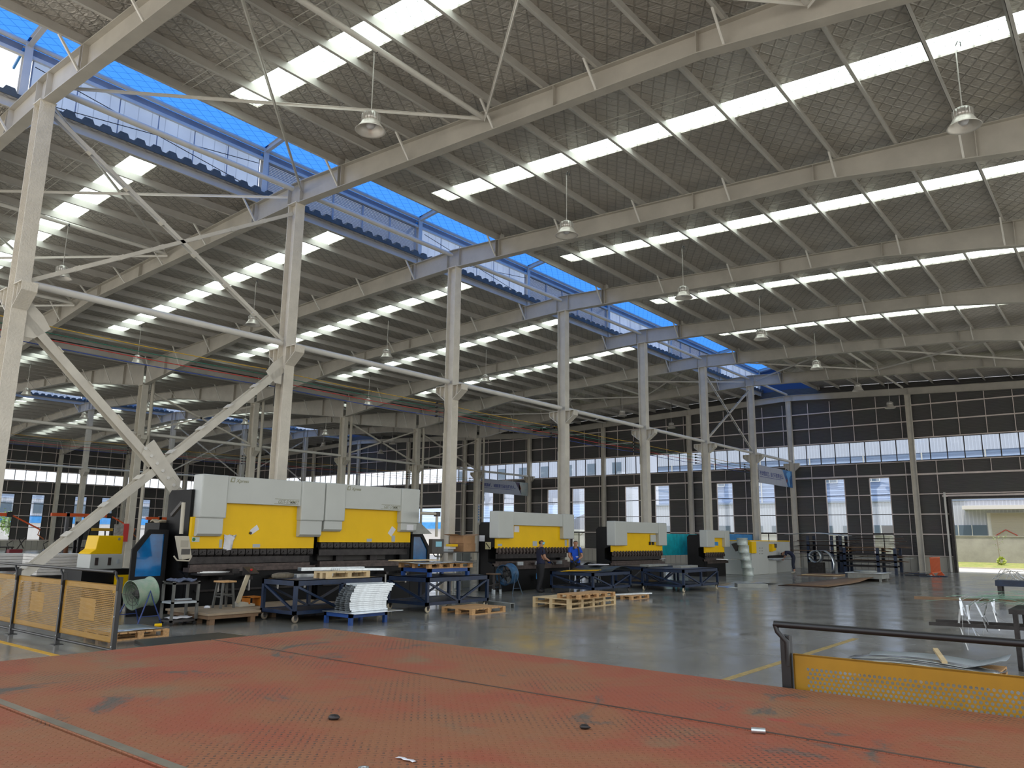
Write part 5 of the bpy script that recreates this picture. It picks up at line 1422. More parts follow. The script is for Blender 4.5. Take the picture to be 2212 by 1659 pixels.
# ---- banners between the last columns
def banner(x, label, body, pic, fig):
    y0, y1, z0, z1 = 52.0, 58.55, 5.80, 7.02
    b = thing('wall_banner', label, 'banner', (x, 55, 5.8))
    ys_, ye_ = y0 + 4.55, y0 + 5.55
    MB().prism([(y0, z0), (ye_, z0), (ys_, z1), (y0, z1)], 'x', x - .02, x + .02).build('panel', BANW, b)
    MB().prism([(ye_, z0), (y1, z0), (y1, z1), (ys_, z1)], 'x', x - .02, x + .02).build('picture', pic, b)
    fig(b, x + .022, ys_, ye_, y1, z0, z1)
    text_mesh(body, .34, 'slogan', INK, b, (x + .024, y0 + .12, z0 + .56), pi / 2, .002, 0, .006, sx=1.0)
    MB().box(x + .02, y0 + .12, z0 + .42, x + .025, y0 + 4.2, z0 + .45).build('underline', INK, b)
    m = MB()
    for i in range(1, 5): m.box(x + .02, y0 + i * 1.1 - .008, z0, x + .022, y0 + i * 1.1 + .008, z1)
    m.build('panel_joints', LIDB, b)
    MB().tube((x, y0 + .1, z1 - .02), (x, y0 + .1, z1 + .55), .012, 6).build('hanger', CABLE, b); MB().tube((x, y1 - .4, z1 - .02), (x, y1 - .4, z1 + .55), .012, 6).build('hanger', CABLE, b)
def fig1(b, x, ys_, ye_, y1, z0, z1):
    MB().prism([(ys_ + .75, z1 - .25), (ys_ + 1.5, z1 - .02), (ys_ + 1.75, z1 - .3), (ys_ + 1.35, z1 - .55), (ys_ + 1.45, z0 + .1), (ys_ + 1.25, z0 + .05), (ys_ + 1.0, z1 - .6)], 'x', x, x + .003).build('light_beam', P('banner_light', (.16, .42, .78), .5), b)
    MB().prism([(ys_ + .70, z0 + .45), (ys_ + .82, z0 + .30), (ys_ + .95, z0 + .48), (ys_ + .85, z0 + .62)], 'x', x, x + .003).build('sail', BANR, b)
def fig2(b, x, ys_, ye_, y1, z0, z1):
    MB().prism([(ys_ + .05, z1 - .02), (ys_ + .75, z1 - .05), (ys_ + .72, z1 - .3), (ys_ + .85, z1 - .6), (ye_ + .02, z0 + .05)], 'x', x, x + .003).build('cliff', P('banner_cliff', (.10, .08, .14), .6), b)
    MB().prism([(ys_ + .6, z1 - .2), (ys_ + .75, z1 - .25), (ys_ + .95, z1 - .62), (ys_ + .70, z1 - .80)], 'x', x, x + .003).build('red_slope', BANR, b)
banner(XA + .06, 'white banner with blue picture hung beside the last press row column', '不负惜自己，自己不放弃自己。', BANN, fig1)
banner(XB + .06, 'long white banner with sunrise picture hung by the valley column at the gable', '凛高峰、诚重要打破远路的人。', BANO, fig2)
o = MB().prism([(51.2, 3.15), (51.45, 3.15), (51.45, 4.75), (51.2, 4.75)], 'x', XB + .26, XB + .275).build('column_sign', PAPER); tag(o, 'narrow white sign plate on the valley column below the sunrise banner', 'sign')
m = MB()
for i in range(6): m.box(XB + .275, 51.26, 3.35 + i * .22, XB + .28, 51.39, 3.46 + i * .22)
m.build('sign_marks', BLUEC, o)

# ---- workers
def skin_mesh(nodes, edges, sub=2):
    """nodes: list of (xyz, radius or (rx, ry)); one continuous skinned surface rooted at node 0"""
    me = bpy.data.meshes.new('tmp'); me.from_pydata([n[0] for n in nodes], edges, [])
    o = bpy.data.objects.new('tmp', me); link(o)
    md = o.modifiers.new('s', 'SKIN'); md.use_smooth_shade = True
    for i, n in enumerate(nodes):
        r = n[1] if isinstance(n[1], tuple) else (n[1], n[1])
        me.skin_vertices[0].data[i].radius = r
        me.skin_vertices[0].data[i].use_root = (i == 0)
    s = o.modifiers.new('u', 'SUBSURF'); s.levels = sub; s.render_levels = sub
    bpy.context.view_layer.update()
    r = bpy.data.meshes.new_from_object(o.evaluated_get(bpy.context.evaluated_depsgraph_get()))
    bpy.data.objects.remove(o); return r

def hand_nodes(w, d, s, spread, curl, thumb_side):
    """palm + five fingers growing from the wrist w along direction d, palm facing 'curl' direction"""
    d = d.normalized(); cu = (curl - d * curl.dot(d)).normalized(); a = d.cross(cu).normalized() * thumb_side
    n = [(w, .026 * s), (w + d * .045 * s, (.036 * s, .020 * s)), (w + d * .085 * s, (.038 * s, .016 * s))]
    e = [(0, 1), (1, 2)]
    for i, (off, L) in enumerate(((.028, .068), (.010, .078), (-.009, .072), (-.027, .056))):
        b = w + d * .090 * s + a * off * s
        k = len(n)
        m1 = b + d * L * .42 * s + cu * L * .12 * s; m2 = m1 + (d * .8 + cu * .6).normalized() * L * .34 * s; m3 = m2 + (d * .35 + cu).normalized() * L * .30 * s
        n += [(b, .0095 * s), (m1, .0088 * s), (m2, .008 * s), (m3, .0068 * s)]; e += [(2, k), (k, k + 1), (k + 1, k + 2), (k + 2, k + 3)]
    k = len(n); b = w + d * .03 * s + a * .032 * s
    n += [(b, .012 * s), (b + (d * .6 + a * .7).normalized() * .035 * s, .0105 * s), (b + (d * .8 + a * .45 + cu * .5).normalized() * .068 * s, .0085 * s)]; e += [(1, k), (k, k + 1), (k + 1, k + 2)]
    return n, e

def build_person(label, loc, yaw, J, face, shirt, trou, shoe, sleeve_t, glove, mask=False, scale=1.08, calf=None, shirt_logo=False, towel=False, hand_curl=(0, 0, -1)):
    p = thing('person', label, 'person', loc)
    Mx = Matrix.Rotation(yaw, 4, 'Z') @ Matrix.Scale(scale, 4)
    names = list(J.keys()); idx = {n: i for i, n in enumerate(names)}
    nodes = [(V(J[n][0]), J[n][1]) for n in names]
    chain = [('pelvis', 'waist'), ('waist', 'chest'), ('chest', 'neck'), ('neck', 'jaw'), ('jaw', 'head'), ('head', 'crown')]
    for s in 'LR':
        chain += [('chest', 'sh' + s), ('sh' + s, 'el' + s), ('el' + s, 'wr' + s), ('pelvis', 'hip' + s), ('hip' + s, 'kn' + s), ('kn' + s, 'an' + s), ('an' + s, 'toe' + s)]
    body = skin_mesh(nodes, [(idx[a], idx[b]) for a, b in chain])
    hd = V(J['head'][0]); fw = V(face).normalized(); up = (V(J['crown'][0]) - V(J['jaw'][0])).normalized()
    fw = (fw - up * fw.dot(up)).normalized(); sd = up.cross(fw)
    bm = bmesh.new(); bm.from_mesh(body)
    def blob(c, r, sc):
        q = bmesh.ops.create_uvsphere(bm, u_segments=8, v_segments=6, radius=r)
        R_ = Matrix((fw, sd, up)).transposed()
        for v in q['verts']: v.co = V(c) + R_ @ V((v.co.x * sc[0], v.co.y * sc[1], v.co.z * sc[2]))
    blob(hd + fw * .088 - up * .012, .016, (1.1, .8, 1.5))
    for s in (1, -1):
        blob(hd + sd * s * .078 - up * .012, .024, (.6, .45, 1.2)); blob(hd + fw * .078 + sd * s * .032 + up * .026, .017, (.5, 1.4, .4))
    blob(hd + fw * .080 - up * .058, .016, (.5, 1.6, .45))
    for s in 'LR':
        w = V(J['wr' + s][0]); d = w - V(J['el' + s][0])
        hn, he = hand_nodes(w, d, 1.0, 1, V(hand_curl), 1 if s == 'L' else -1)
        hm = skin_mesh(hn, he, 1); k = bmesh.new(); k.from_mesh(hm); mp = {}
        for v in k.verts: mp[v] = bm.verts.new(v.co)
        for f in k.faces:
            try: bm.faces.new([mp[v] for v in f.verts]).material_index = 0
            except ValueError: pass
        k.free()
    bm.to_mesh(body); bm.free()
    for q in body.polygons: q.use_smooth = True
    body.materials.clear(); body.materials.append(SKIN)
    o = bpy.data.objects.new('body', body); link(o); o.parent = p
    body.transform(Mx)
    def seg(pt, a, b):
        a = V(a); b = V(b); t = max(0, min(1, (pt - a).dot(b - a) / (b - a).length_squared)); return (pt - a.lerp(b, t)).length, t
    inv = Mx.inverted()
    def region(pt):
        best = None
        for a, b in chain + [('wrL', 'wrL_'), ('wrR', 'wrR_')]:
            if b.endswith('_'):
                w = V(J[a][0]); e = V(J['el' + a[-1]][0]); pa, pb = w, w + (w - e).normalized() * .2
            else: pa, pb = V(J[a][0]), V(J[b][0])
            d, t = seg(pt, pa, pb)
            r = .5 * (J[a][1][0] if isinstance(J[a][1], tuple) else J[a][1])
            if best is None or d - r < best[0]: best = (d - r, a, b, t)
        return best[1:]
    regs = []
    for f in body.polygons: regs.append(region(inv @ f.center))
    def part(name, mat, pred, push, par=None):
        m = bpy.data.meshes.new(name); vm = {}; vs = []; fs = []
        nr = [v.normal.copy() for v in body.vertices]
        for f, rg in zip(body.polygons, regs):
            if pred(rg, inv @ f.center):
                ids = []
                for vi in f.vertices:
                    if vi not in vm: vm[vi] = len(vs); vs.append(body.vertices[vi].co + nr[vi] * push)
                    ids.append(vm[vi])
                fs.append(ids)
        if not fs: return None
        m.from_pydata(vs, [], fs); m.materials.append(mat)
        for q in m.polygons: q.use_smooth = True
        c = bpy.data.objects.new(name, m); link(c); c.parent = p
        sm = c.modifiers.new('t', 'SOLIDIFY'); sm.thickness = .006; sm.offset = 1
        return c
    hz = V(J['pelvis'][0]).z
    upl = (V(J['waist'][0]) - V(J['pelvis'][0])).normalized()
    hem = lambda pt: (pt - V(J['pelvis'][0])).dot(upl)
    arms = ('shL', 'shR')
    part('shirt', shirt, lambda g, pt: (g[0] in ('waist', 'chest') and not (g[1] == 'neck' and g[2] > .75)) or (g[0] == 'pelvis' and g[1] == 'waist') and hem(pt) > -.02 or (g[0] in arms and g[2] < sleeve_t) or (g[0] in ('pelvis',) and g[1].startswith('hip') and hem(pt) > .0), .012)
    part('trousers', trou, lambda g, pt: (g[0] == 'pelvis' and hem(pt) <= .03) or g[0].startswith('hip') or (g[0].startswith('kn') and (calf is None or g[2] < calf)), .008)
    part('shoe', shoe, lambda g, pt: g[0].startswith('an') or (g[0].startswith('kn') and g[2] > .93), .006)
    part('hair', HAIR, lambda g, pt: g[0] in ('jaw', 'head') and ((pt - hd).dot(up) > .035 and (pt - hd).dot(fw) < .062 or (pt - hd).dot(up) > .075 or (pt - hd).dot(fw) < -.02 and (pt - hd).dot(up) > -.05), .010)
    if mask: part('face_mask', MASKM, lambda g, pt: g[0] in ('jaw', 'head', 'neck') and -.10 < (pt - hd).dot(up) < .002 and (pt - hd).dot(fw) > .02, .010)
    if glove: part('gloves', GLOVE, lambda g, pt: g[0].startswith('wr') or (g[0].startswith('el') and g[2] > .86), .004)
    m = MB()
    for s in (1, -1):
        c = Mx @ (hd + fw * .084 + sd * s * .032 + up * .008); m.lathe([(.001, -.006), (.005, -.004), (.006, 0), (.005, .004), (.001, .006)], 8, c, up)
    e = bpy.data.objects.new('eyes', m.mesh('eyes', HAIR)); link(e); e.parent = p
    if shirt_logo:
        c = V(J['chest'][0]); ff = V((1, 0, 0)); m = MB()
        for i, (yy, zz, w_) in enumerate(((.02, -.16, .10), (.02, -.185, .07))):
            a = Mx @ V((c.x + .165, yy - w_ / 2, c.z + zz)); b = Mx @ V((c.x + .165, yy + w_ / 2, c.z + zz + .004)); m.bar(a, b, .004, .014)
        e = bpy.data.objects.new('shirt_print', m.mesh('shirt_print', PAPER)); link(e); e.parent = p
    if towel:
        nk = V(J['neck'][0]); m = MB()
        pts = [Mx @ V(q) for q in ((nk.x + .13, .10, nk.z - .35), (nk.x + .13, .095, nk.z - .15), (nk.x + .05, .085, nk.z - .01), (nk.x - .07, 0, nk.z + .01), (nk.x + .05, -.085, nk.z - .01), (nk.x + .10, -.08, nk.z - .08))]
        m.path(pts, .03, 8); e = bpy.data.objects.new('neck_towel', m.mesh('neck_towel', P('olive_towel', (.06, .065, .05), .9))); link(e); e.parent = p
    return p

def stand(lean=0., twist=0.):
    J = {'pelvis': ((0, 0, .93), (.135, .105)), 'waist': ((.01, 0, 1.08), (.135, .100)), 'chest': ((.0, 0, 1.30), (.175, .125)), 'neck': ((.015, 0, 1.485), .058),
         'jaw': ((.04, 0, 1.555), .068), 'head': ((.035, 0, 1.635), (.082, .092)), 'crown': ((.02, 0, 1.695), .062),
         'shL': ((0, .185, 1.40), .062), 'elL': ((.03, .235, 1.12), .043), 'wrL': ((.25, .17, 1.02), .029),
         'shR': ((0, -.185, 1.40), .062), 'elR': ((.03, -.235, 1.12), .043), 'wrR': ((.25, -.15, 1.02), .029),
         'hipL': ((0, .095, .86), .104), 'knL': ((.015, .11, .48), .078), 'anL': ((-.03, .12, .085), .058), 'toeL': ((.15, .14, .035), .036),
         'hipR': ((0, -.095, .86), .104), 'knR': ((.03, -.11, .48), .078), 'anR': ((.0, -.12, .085), .058), 'toeR': ((.18, -.14, .035), .036)}
    return J
J = stand()
J['elR'] = ((.06, -.235, 1.13), .043); J['wrR'] = ((.28, -.17, 1.02), .030); J['elL'] = ((.08, .22, 1.13), .043); J['wrL'] = ((.30, .13, 1.04), .030)
J['anL'] = ((.06, .12, .085), .058); J['toeL'] = ((.23, .13, .035), .036); J['anR'] = ((-.14, -.10, .085), .058); J['toeR'] = ((.03, -.12, .035), .036); J['knR'] = ((-.02, -.11, .48), .078)
build_person('worker in navy polo and pale blue face mask holding a blue cloth beside the cart', (-17.22, 23.12, .0), radians(62), J, (1, -.45, -.05), NAVYS, TROU, SHOE, .55, True, True)
o = MB().sheet([[(-.07 + i * .035, -.05 + j * .03, .03 + .012 * ((i + j) % 2)) for j in range(4)] for i in range(5)], 5, 4, .03).build('blue_cloth', BLUES, loc=(0, 0, 0)); o.location = (-17.06, 23.50, 1.03); tag(o, 'royal blue cloth in the gloved hands of the masked worker', 'cloth')
J = stand()
J['neck'] = ((.03, 0, 1.48), .058); J['jaw'] = ((.065, .0, 1.545), .068); J['head'] = ((.07, .0, 1.625), (.084, .092)); J['crown'] = ((.055, 0, 1.685), .062)
J['elL'] = ((.06, .25, 1.13), .046); J['wrL'] = ((.24, .02, 1.02), .032); J['elR'] = ((.05, -.25, 1.15), .046); J['wrR'] = ((.22, -.14, .98), .032)
build_person('worker in royal blue shirt with olive neck towel working at the bowed sheets', (-17.62, 25.95, 0), radians(-38), J, (1, -.25, -.22), BLUES, TROU, SHOEL, .5, True, False, shirt_logo=True, towel=True)
J = {'pelvis': ((-.05, 0, .95), (.125, .11)), 'waist': ((.05, 0, 1.07), (.12, .10)), 'chest': ((.26, 0, 1.19), (.14, .12)), 'neck': ((.42, 0, 1.15), .06),
     'jaw': ((.50, 0, 1.08), .066), 'head': ((.545, 0, 1.03), (.082, .09)), 'crown': ((.58, 0, .98), .062),
     'shL': ((.30, .17, 1.16), .062), 'elL': ((.38, .20, .92), .043), 'wrL': ((.45, .13, .82), .029),
     'shR': ((.30, -.17, 1.16), .062), 'elR': ((.40, -.20, .93), .043), 'wrR': ((.50, -.12, .83), .029),
     'hipL': ((-.05, .10, .88), .095), 'knL': ((.0, .13, .48), .064), 'anL': ((-.06, .16, .085), .042), 'toeL': ((.11, .19, .035), .036),
     'hipR': ((-.05, -.10, .88), .095), 'knR': ((.0, -.13, .48), .064), 'anR': ((-.06, -.16, .085), .042), 'toeR': ((.11, -.19, .035), .036)}
build_person('worker in dark clothes bent forward over the table of the pale machine', (-16.75, 48.0, 0), radians(195), J, (.2, 0, -1), NAVYS, TROUN, SHOEL, .8, False, calf=.62, scale=1.08)

# ---- far left corner behind the fence
cb = thing('hydraulic_cabinet', 'machine cabinet with yellow sloped hood over a pale switch box, behind the left fence', 'machine', (-22.4, 10, 0))
MB().prism([(9.42, 1.37), (10.28, 1.37), (10.28, 1.86), (9.62, 1.86), (9.57, 1.50), (9.46, 1.42)], 'x', -22.7, -22.0).build('yellow_hood', YELM, cb, bev=.015)
MB().tube((-22.0, 10.16, 1.77), (-21.985, 10.16, 1.77), .035, 16).build('emblem', OLIVE, cb)
MB().box(-22.75, 9.44, .98, -21.95, 10.30, 1.37).build('switch_box', WHITEM, cb, bev=.01)
for y in (9.56, 9.90): MB().box(-21.95, y, 1.08, -21.93, y + .08, 1.28).build('switch', DARKB, cb)
MB().box(-21.95, 10.14, 1.12, -21.93, 10.2, 1.23).build('socket', GREYL, cb)
MB().box(-22.9, 9.2, .62, -21.8, 10.5, .98).build('base', BLACK, cb); MB().box(-22.8, 9.3, 0, -21.9, 10.4, .62).build('plinth', BLACK, cb)
MB().box(-21.8, 10.05, .35, -21.6, 10.75, .82).build('yellow_guard', YELM, cb)
def wrapped(x0, x1, y0, y1, z0, n, h, label, grp):
    for i in range(n):
        o = MB().box(x0, y0, z0 + i * h + .002, x1, y1 - .02 * ((i * 3) % 4), z0 + (i + 1) * h - .004).build('wrapped_panel', WRAP, bev=.008); tag(o, label % ORD[i], 'panel', grp)
wrapped(-24.9, -23.8, 8.86, 10.26, .76, 7, .082, 'white wrapped panel, %s from the bottom in the near stack behind the fence', 'white panels in the near stack')
o = thing('dark_trestle', 'dark trestle table under the near stack of white panels', 'trestle', (-24.3, 9.5, 0))
MB().box(-24.95, 8.7, .66, -23.7, 10.4, .755).build('top', BLACKM, o)
for x in (-24.9, -23.8):
    for y in (8.75, 10.3): MB().box(x, y, 0, x + .08, y + .08, .66).build('leg', BLACKM, o)
wrapped(-28.6, -27.2, 8.2, 10.2, .86, 5, .08, 'pale panel, %s from the bottom in the far stack beyond the heavy brace', 'pale panels in the far stack')
o = thing('dark_trestle', 'dark trestle table under the far stack of pale panels', 'trestle', (-27.9, 9.2, 0))
MB().box(-28.7, 8.0, .76, -27.1, 10.4, .855).build('top', BLACKM, o)
for x in (-28.6, -27.2):
    for y in (8.1, 10.2): MB().box(x, y, 0, x + .08, y + .08, .76).build('leg', BLACKM, o)
o = MB().sheet([[(-19.95 + i * .1, 9.95 + j * .12, 2.25 + .05 * sin(i * 1.4) * sin(j + 1)) for j in range(5)] for i in range(6)], 6, 5, .04).build('rag', P('sand_rag', (.40, .34, .24), .9, 0, .3, 14)); tag(o, 'sand coloured rag heaped on the black control box of the left press', 'rag')
# forklift
fk = thing('forklift', 'dark forklift with tall mast and yellow label bar behind the yellow hooded cabinet', 'forklift', (-47.5, 21, 0))
fx, fy = -47.5, 19.6
for s in (-.28, .28):
    MB().box(fx + s - .06, fy - .08, .1, fx + s + .06, fy + .08, 2.55).build('mast_rail', BLACK, fk); MB().box(fx + s - .05, fy - .9, .10, fx + s + .05, fy - .05, .15).build('fork', BLACKM, fk)
for z in (.6, 1.5, 2.45): MB().box(fx - .3, fy - .05, z, fx + .3, fy + .05, z + .1).build('mast_bar', BLACK, fk)
MB().box(fx - .5, fy + .15, .35, fx + .5, fy + 2.0, 1.05).build('body', P('forklift_brown', (.08, .03, .02), .5), fk, bev=.05)
MB().box(fx - .5, fy + 1.5, 1.05, fx + .5, fy + 2.1, 1.3).build('counterweight', BLACKM, fk, bev=.05)
MB().box(fx - .22, fy + .9, 1.05, fx + .22, fy + 1.4, 1.5).build('seat', BLACKM, fk, bev=.05)
for x in (-.45, .45):
    for y in (.35, 1.75): MB().bar((fx + x, fy + y, 1.0), (fx + x * .9, fy + y + (.1 if y < 1 else -.1), 2.15), .06, .06).build('roof_post', BLACK, fk)
MB().box(fx - .46, fy + .4, 2.12, fx + .46, fy + 1.75, 2.18).build('roof_guard', BLACK, fk); MB().box(fx + .44, fy + .5, 2.03, fx + .48, fy + 1.7, 2.19).build('label_bar', P('amber_bar', (.55, .33, .03), .5), fk)
for x in (-.5, .5):
    for y in (.4, 1.75): MB().tube((fx + x - .1, fy + y, .3), (fx + x + .1, fy + y, .3), .3, 20).build('wheel', RUBBER, fk)
# welding booms
def boom(x, y0, y1, z, label):
    b = thing('welding_boom', label, 'boom', (x, y0, 0))
    MB().box(x - .1, y0 + 1.0, 0, x + .1, y0 + 1.2, z + .2).build('mast', P('dark_grey_mast', (.12, .12, .13), .5) if 'dark_grey_mast' not in MATS else MATS['dark_grey_mast'], b)
    MB().box(x - .1, y0, z - .1, x + .1, y1, z + .12).build('beam', ORANGE, b)
    MB().box(x - .14, y1, z - .16, x + .14, y1 + .35, z + .2).build('joint', BLACKM, b)
    MB().bar((x, y1 + .3, z), (x, y1 + 2.2, z - .95), .09, .09).build('lower_arm', ORANGE, b)
    MB().path([(x, y1 + 2.2, z - .95), (x, y1 + 2.1, z - 1.3), (x, y1 + 2.5, z - 1.6)], .04, 6).build('torch_hose', P('orange_hose', (.4, .12, .03), .5) if 'orange_hose' not in MATS else MATS['orange_hose'], b)
boom(-60, 16.6, 20.0, 3.05, 'orange welding boom at the left frame edge')
boom(-60, 22.8, 26.6, 3.15, 'orange welding boom beyond the heavy brace and the forklift mast')
boom(-60, 29.6, 32.6, 3.05, 'orange welding boom seen just left of the black press side')
def cyl(x, y, h, r, mat, label):
    c = thing('gas_cylinder', label, 'gas cylinder', (x, y, 0))
    MB().lathe([(.001, 0), (r, .0), (r, h * .82), (r * .8, h * .9), (r * .35, h * .95), (.001, h * .95)], 18, (x, y, 0)).build('bottle', mat, c); MB().tube((x, y, h * .94), (x, y, h), r * .3, 10).build('valve', ALU, c)
cyl(-58, 23.25, 1.5, .14, P('brown_cylinder', (.20, .08, .04), .5), 'brown gas cylinder standing by the cream skirting beyond the forklift')
def welder(x, y, label, mat):
    w = thing('welding_cart', label, 'welder', (x, y, 0))
    MB().box(x - .25, y - .4, .15, x + .25, y + .4, .8).build('case', mat, w, bev=.04)
    for yy in (-.3, .3): MB().tube((x - .28, y + yy, .12), (x + .28, y + yy, .12), .12, 14).build('wheel', RUBBER, w)
    MB().path([(x, y - .35, .8), (x, y - .5, 1.15), (x, y - .2, 1.35)], .03, 6).build('handle', BLACKM, w)
    MB().bar((x, y + .1, .8), (x, y + .55, 1.55), .06, .06).bar((x, y + .5, .85), (x, y + .15, 1.5), .05, .05).build('stand', BLACKM, w)
welder(-58, 18.3, 'red welding unit with crossed black stand near the left frame edge', RED)
welder(-58, 20.1, 'dark red low welding unit on the floor left of the brace', P('dark_red', (.22, .02, .03), .5))
welder(-57, 21.9, 'navy welding unit with yellow strip beside the brace', P('deep_blue', (.02, .05, .14), .5))
for i, (x, y, lab) in enumerate(((-62.5, 19.2, 'long dark work table below the first window beyond the brace'), (-60, 25.5, 'long dark work table beyond the forklift'))):
    t = thing('work_table', lab, 'table', (x, y, 0))
    MB().box(x - .6, y - 2.2, .82, x + .6, y + 2.2, .9).build('top', BLACKM, t)
    for a in (-.5, .5):
        for b_ in (-2.1, 2.1): MB().box(x + a - .05, y + b_ - .05, 0, x + a + .05, y + b_ + .05, .82).build('leg', BLACKM, t)
o = thing('notice_box', 'red box with a grey poster on the nearest valley column behind the yellow hood', 'box', (-44.9, 21, 1.45))
MB().box(-45.0, 20.88, 1.45, -44.8, 21.17, 2.45).build('red_box', RED, o)
MB().box(-44.86, 20.38, 1.45, -44.80, 20.88, 2.4).build('poster', P('grey_poster', (.30, .28, .26), .7, 0, .4, 5), o)
# clutter between the middle presses
o = thing('shelf_unit', 'grey shelf of parts between the middle press and the third press', 'shelf', (-20.5, 27.6, 0))
for z in (.6, 1.1, 1.55): MB().box(-21, 26.95, z, -20, 28.7, z + .03).build('shelf', DGREY, o)
for x in (-21, -20.05):
    for y in (26.95, 28.65): MB().box(x, y, 0, x + .05, y + .05, 1.6).build('post', GREYS, o)
for i in range(5):
    q = MB().box(-20.6, 27.0 + i * .33, 1.131, -20.1, 27.25 + i * .33, 1.25 + .06 * (i % 3)).build('part_box', (CARD, GREYL, BLACKM, PAPER, GREYS)[i]); tag(q, ('brown', 'pale grey', 'black', 'white', 'dark grey')[i] + ' box on the parts shelf between the middle and third press', 'box')
q = MB().box(-20.9, 27.1, 1.581, -20.2, 28.4, 1.70).build('bent_plate', GREYS); tag(q, 'grey plate on top of the parts shelf', 'plate')
o = thing('parts_bench', 'low bench with brown boxes in front of the turquoise screen', 'bench', (-20.5, 36.8, 0))
MB().box(-21, 35.6, .9, -20, 38.0, .94).build('top', GREYL, o)
for x in (-20.95, -20.05):
    for y in (35.65, 37.9): MB().box(x, y, 0, x + .05, y + .05, .9).build('leg', GREYS, o)
MB().box(-21, 35.6, .3, -20, 38.0, .33).build('lower_shelf', DGREY, o)
for i in range(3):
    q = MB().box(-20.6, 35.7 + i * .75, .941, -20.1, 36.3 + i * .75, 1.2 + .08 * i).build('cardboard_box', CARD if i != 1 else WOOD, bev=.005); tag(q, 'brown box on the bench by the turquoise screen, %s from the third press' % ORD[i], 'box')

# ------------------------------------------------------------------ outside
o = MB().prism([(70.6, -.1), (90, -.1), (90, .3), (78, .3), (70.6, -.0)], 'x', -60, 40).build('lawn', GRASS); tag(o, 'sunlit strip of grass along the yard wall', 'grass', kind='stuff')
o = MB().box(-60, 70.3, -.3, 40, 70.6, .06).build('kerb', OUTC); tag(o, 'pale kerb at the edge of the grass outside', 'kerb', kind='structure')
o = MB().box(-60, 77.9, -.02, 40, 78.15, 2.46)
o.box(-60, 77.85, 2.46, 40, 78.2, 2.54)
o = o.build('yard_wall', FENCEW); tag(o, 'weathered concrete yard wall behind the grass', 'wall', kind='structure')
b = thing('neighbour_building', 'white clad factory building across the yard with cream shutter', 'building', (-15, 80, 0))
MB().box(-46, 82, 0, 40, 86, 5.75).build('annex_wall', WHITEV, b)
MB().box(-46, 86, 5.7, 40, 86.4, 10.7).build('upper_wall', BLUEH, b)
MB().box(-46, 85.9, 10.7, 40, 86.4, 16).build('top_wall', WHITEV, b)
MB().box(-46, 81.9, 5.72, 40, 86, 5.86).build('annex_roof', BLUEH, b)
for i in range(9):
    x = -45 + i * 3.6
    if x > -17 + 3: continue
    m = MB().box(x, 81.95, 2.55, x + 2.6, 82.02, 3.45); w = m.build('window', OUTWIN, b)
MB().box(-21, 81.95, 2.55, -11.0, 82.02, 3.5).build('window', OUTWIN, b)
mm = MB()
for i in range(9): mm.box(-21 + i * 1.1, 81.92, 2.55, -20.94 + i * 1.1, 81.96, 3.5)
mm.build('window_bars', STEELW, b)
MB().box(-10.9, 81.9, 0, 6, 82.0, 4.6).build('shutter_frame', STEELW, b)
mm = MB(); z = 2.3
while z < 4.55: mm.bar((-10.6, 81.86, z), (6, 81.86, z), .05, .10); z += .115
mm.build('shutter', SHUT, b)
MB().box(-12.6, 80.6, 4.86, 8, 82, 5.2).build('canopy', CANW, b)
mm = MB()
for p, q in (((-10.4, 2.55), (-9.55, 3.1)), ((-9.55, 3.1), (-8.7, 2.6)), ((-8.7, 2.6), (-9.5, 2.35)), ((-9.5, 2.35), (-10.4, 2.55))): mm.bar((p[0], 81.78, p[1]), (q[0], 81.78, q[1]), .02, .05)
mm.build('diamond_frame', RED, b, label='red diamond frame on the cream shutter')
for i in range(10):
    x = -44 + i * 5.5
    MB().tube((x, 85.8, 5.8), (x, 85.8, 10.7), .07, 8).build('downpipe', PIPE, b)
for i in range(7):
    x = -44 + i * 4.2
    mm = MB().box(x, 85.9, 8.0, x + 2.4, 86.0, 9.6); w = mm.build('window', OUTWIN, b)
    m3 = MB()
    for t in (0, .8, 1.6, 2.4): m3.box(x + t - .03, 85.86, 8.0, x + t + .03, 85.92, 9.6)
    for zz in (8, 8.8, 9.6): m3.box(x, 85.86, zz - .03, x + 2.4, 85.92, zz + .03)
    m3.build('bars', STEELW, w)
b2 = thing('tower_block', 'pale plain building seen through the high windows left of the valley', 'building', (-66, 92, 0))
MB().box(-84, 90, 0, -52, 100, 17).build('body', WHITEV, b2)
for i in range(8):
    for j in range(3):
        MB().box(-83 + i * 4, 89.95, 7.5 + j * 3, -81.6 + i * 4, 90.02, 9.0 + j * 3).build('window', OUTWIN, b2)
b3 = thing('low_shed', 'low shed with blue and white striped roof outside the far gable door', 'building', (-70, 82, 0))
MB().box(-95, 80, 0, -55, 88, 3.0).build('wall', CANW, b3)
MB().box(-95, 79.6, 3.0, -55, 80, 3.9).build('fascia', BLUEC, b3)
MB().add([(-95, 79.6, 3.9), (-55, 79.6, 3.9), (-55, 88, 6.4), (-95, 88, 6.4)], [(0, 1, 2, 3)]).build('roof', BLUEH, b3)
b4 = thing('side_building', 'long white building with blue bands beyond the side wall', 'building', (-125, 40, 0))
MB().box(-135, -40, 0, -125, 90, 3.2).build('base_wall', CANW, b4)
MB().box(-134.8, -40, 3.2, -124.9, 90, 4.2).build('blue_band', BLUEC, b4)
MB().box(-135, -40, 4.2, -125, 90, 6.6).build('white_band', WHITEVY, b4)
MB().box(-134.8, -40, 6.6, -124.9, 90, 7.4).build('grey_band', BLUEH, b4)
MB().box(-135, -40, 7.4, -125, 90, 8.6).build('parapet', CANW, b4)
for i in range(12):
    MB().box(-124.98, 30 + i * 5, 4.6, -124.9, 32.2 + i * 5, 6.1).build('window', OUTWIN, b4)

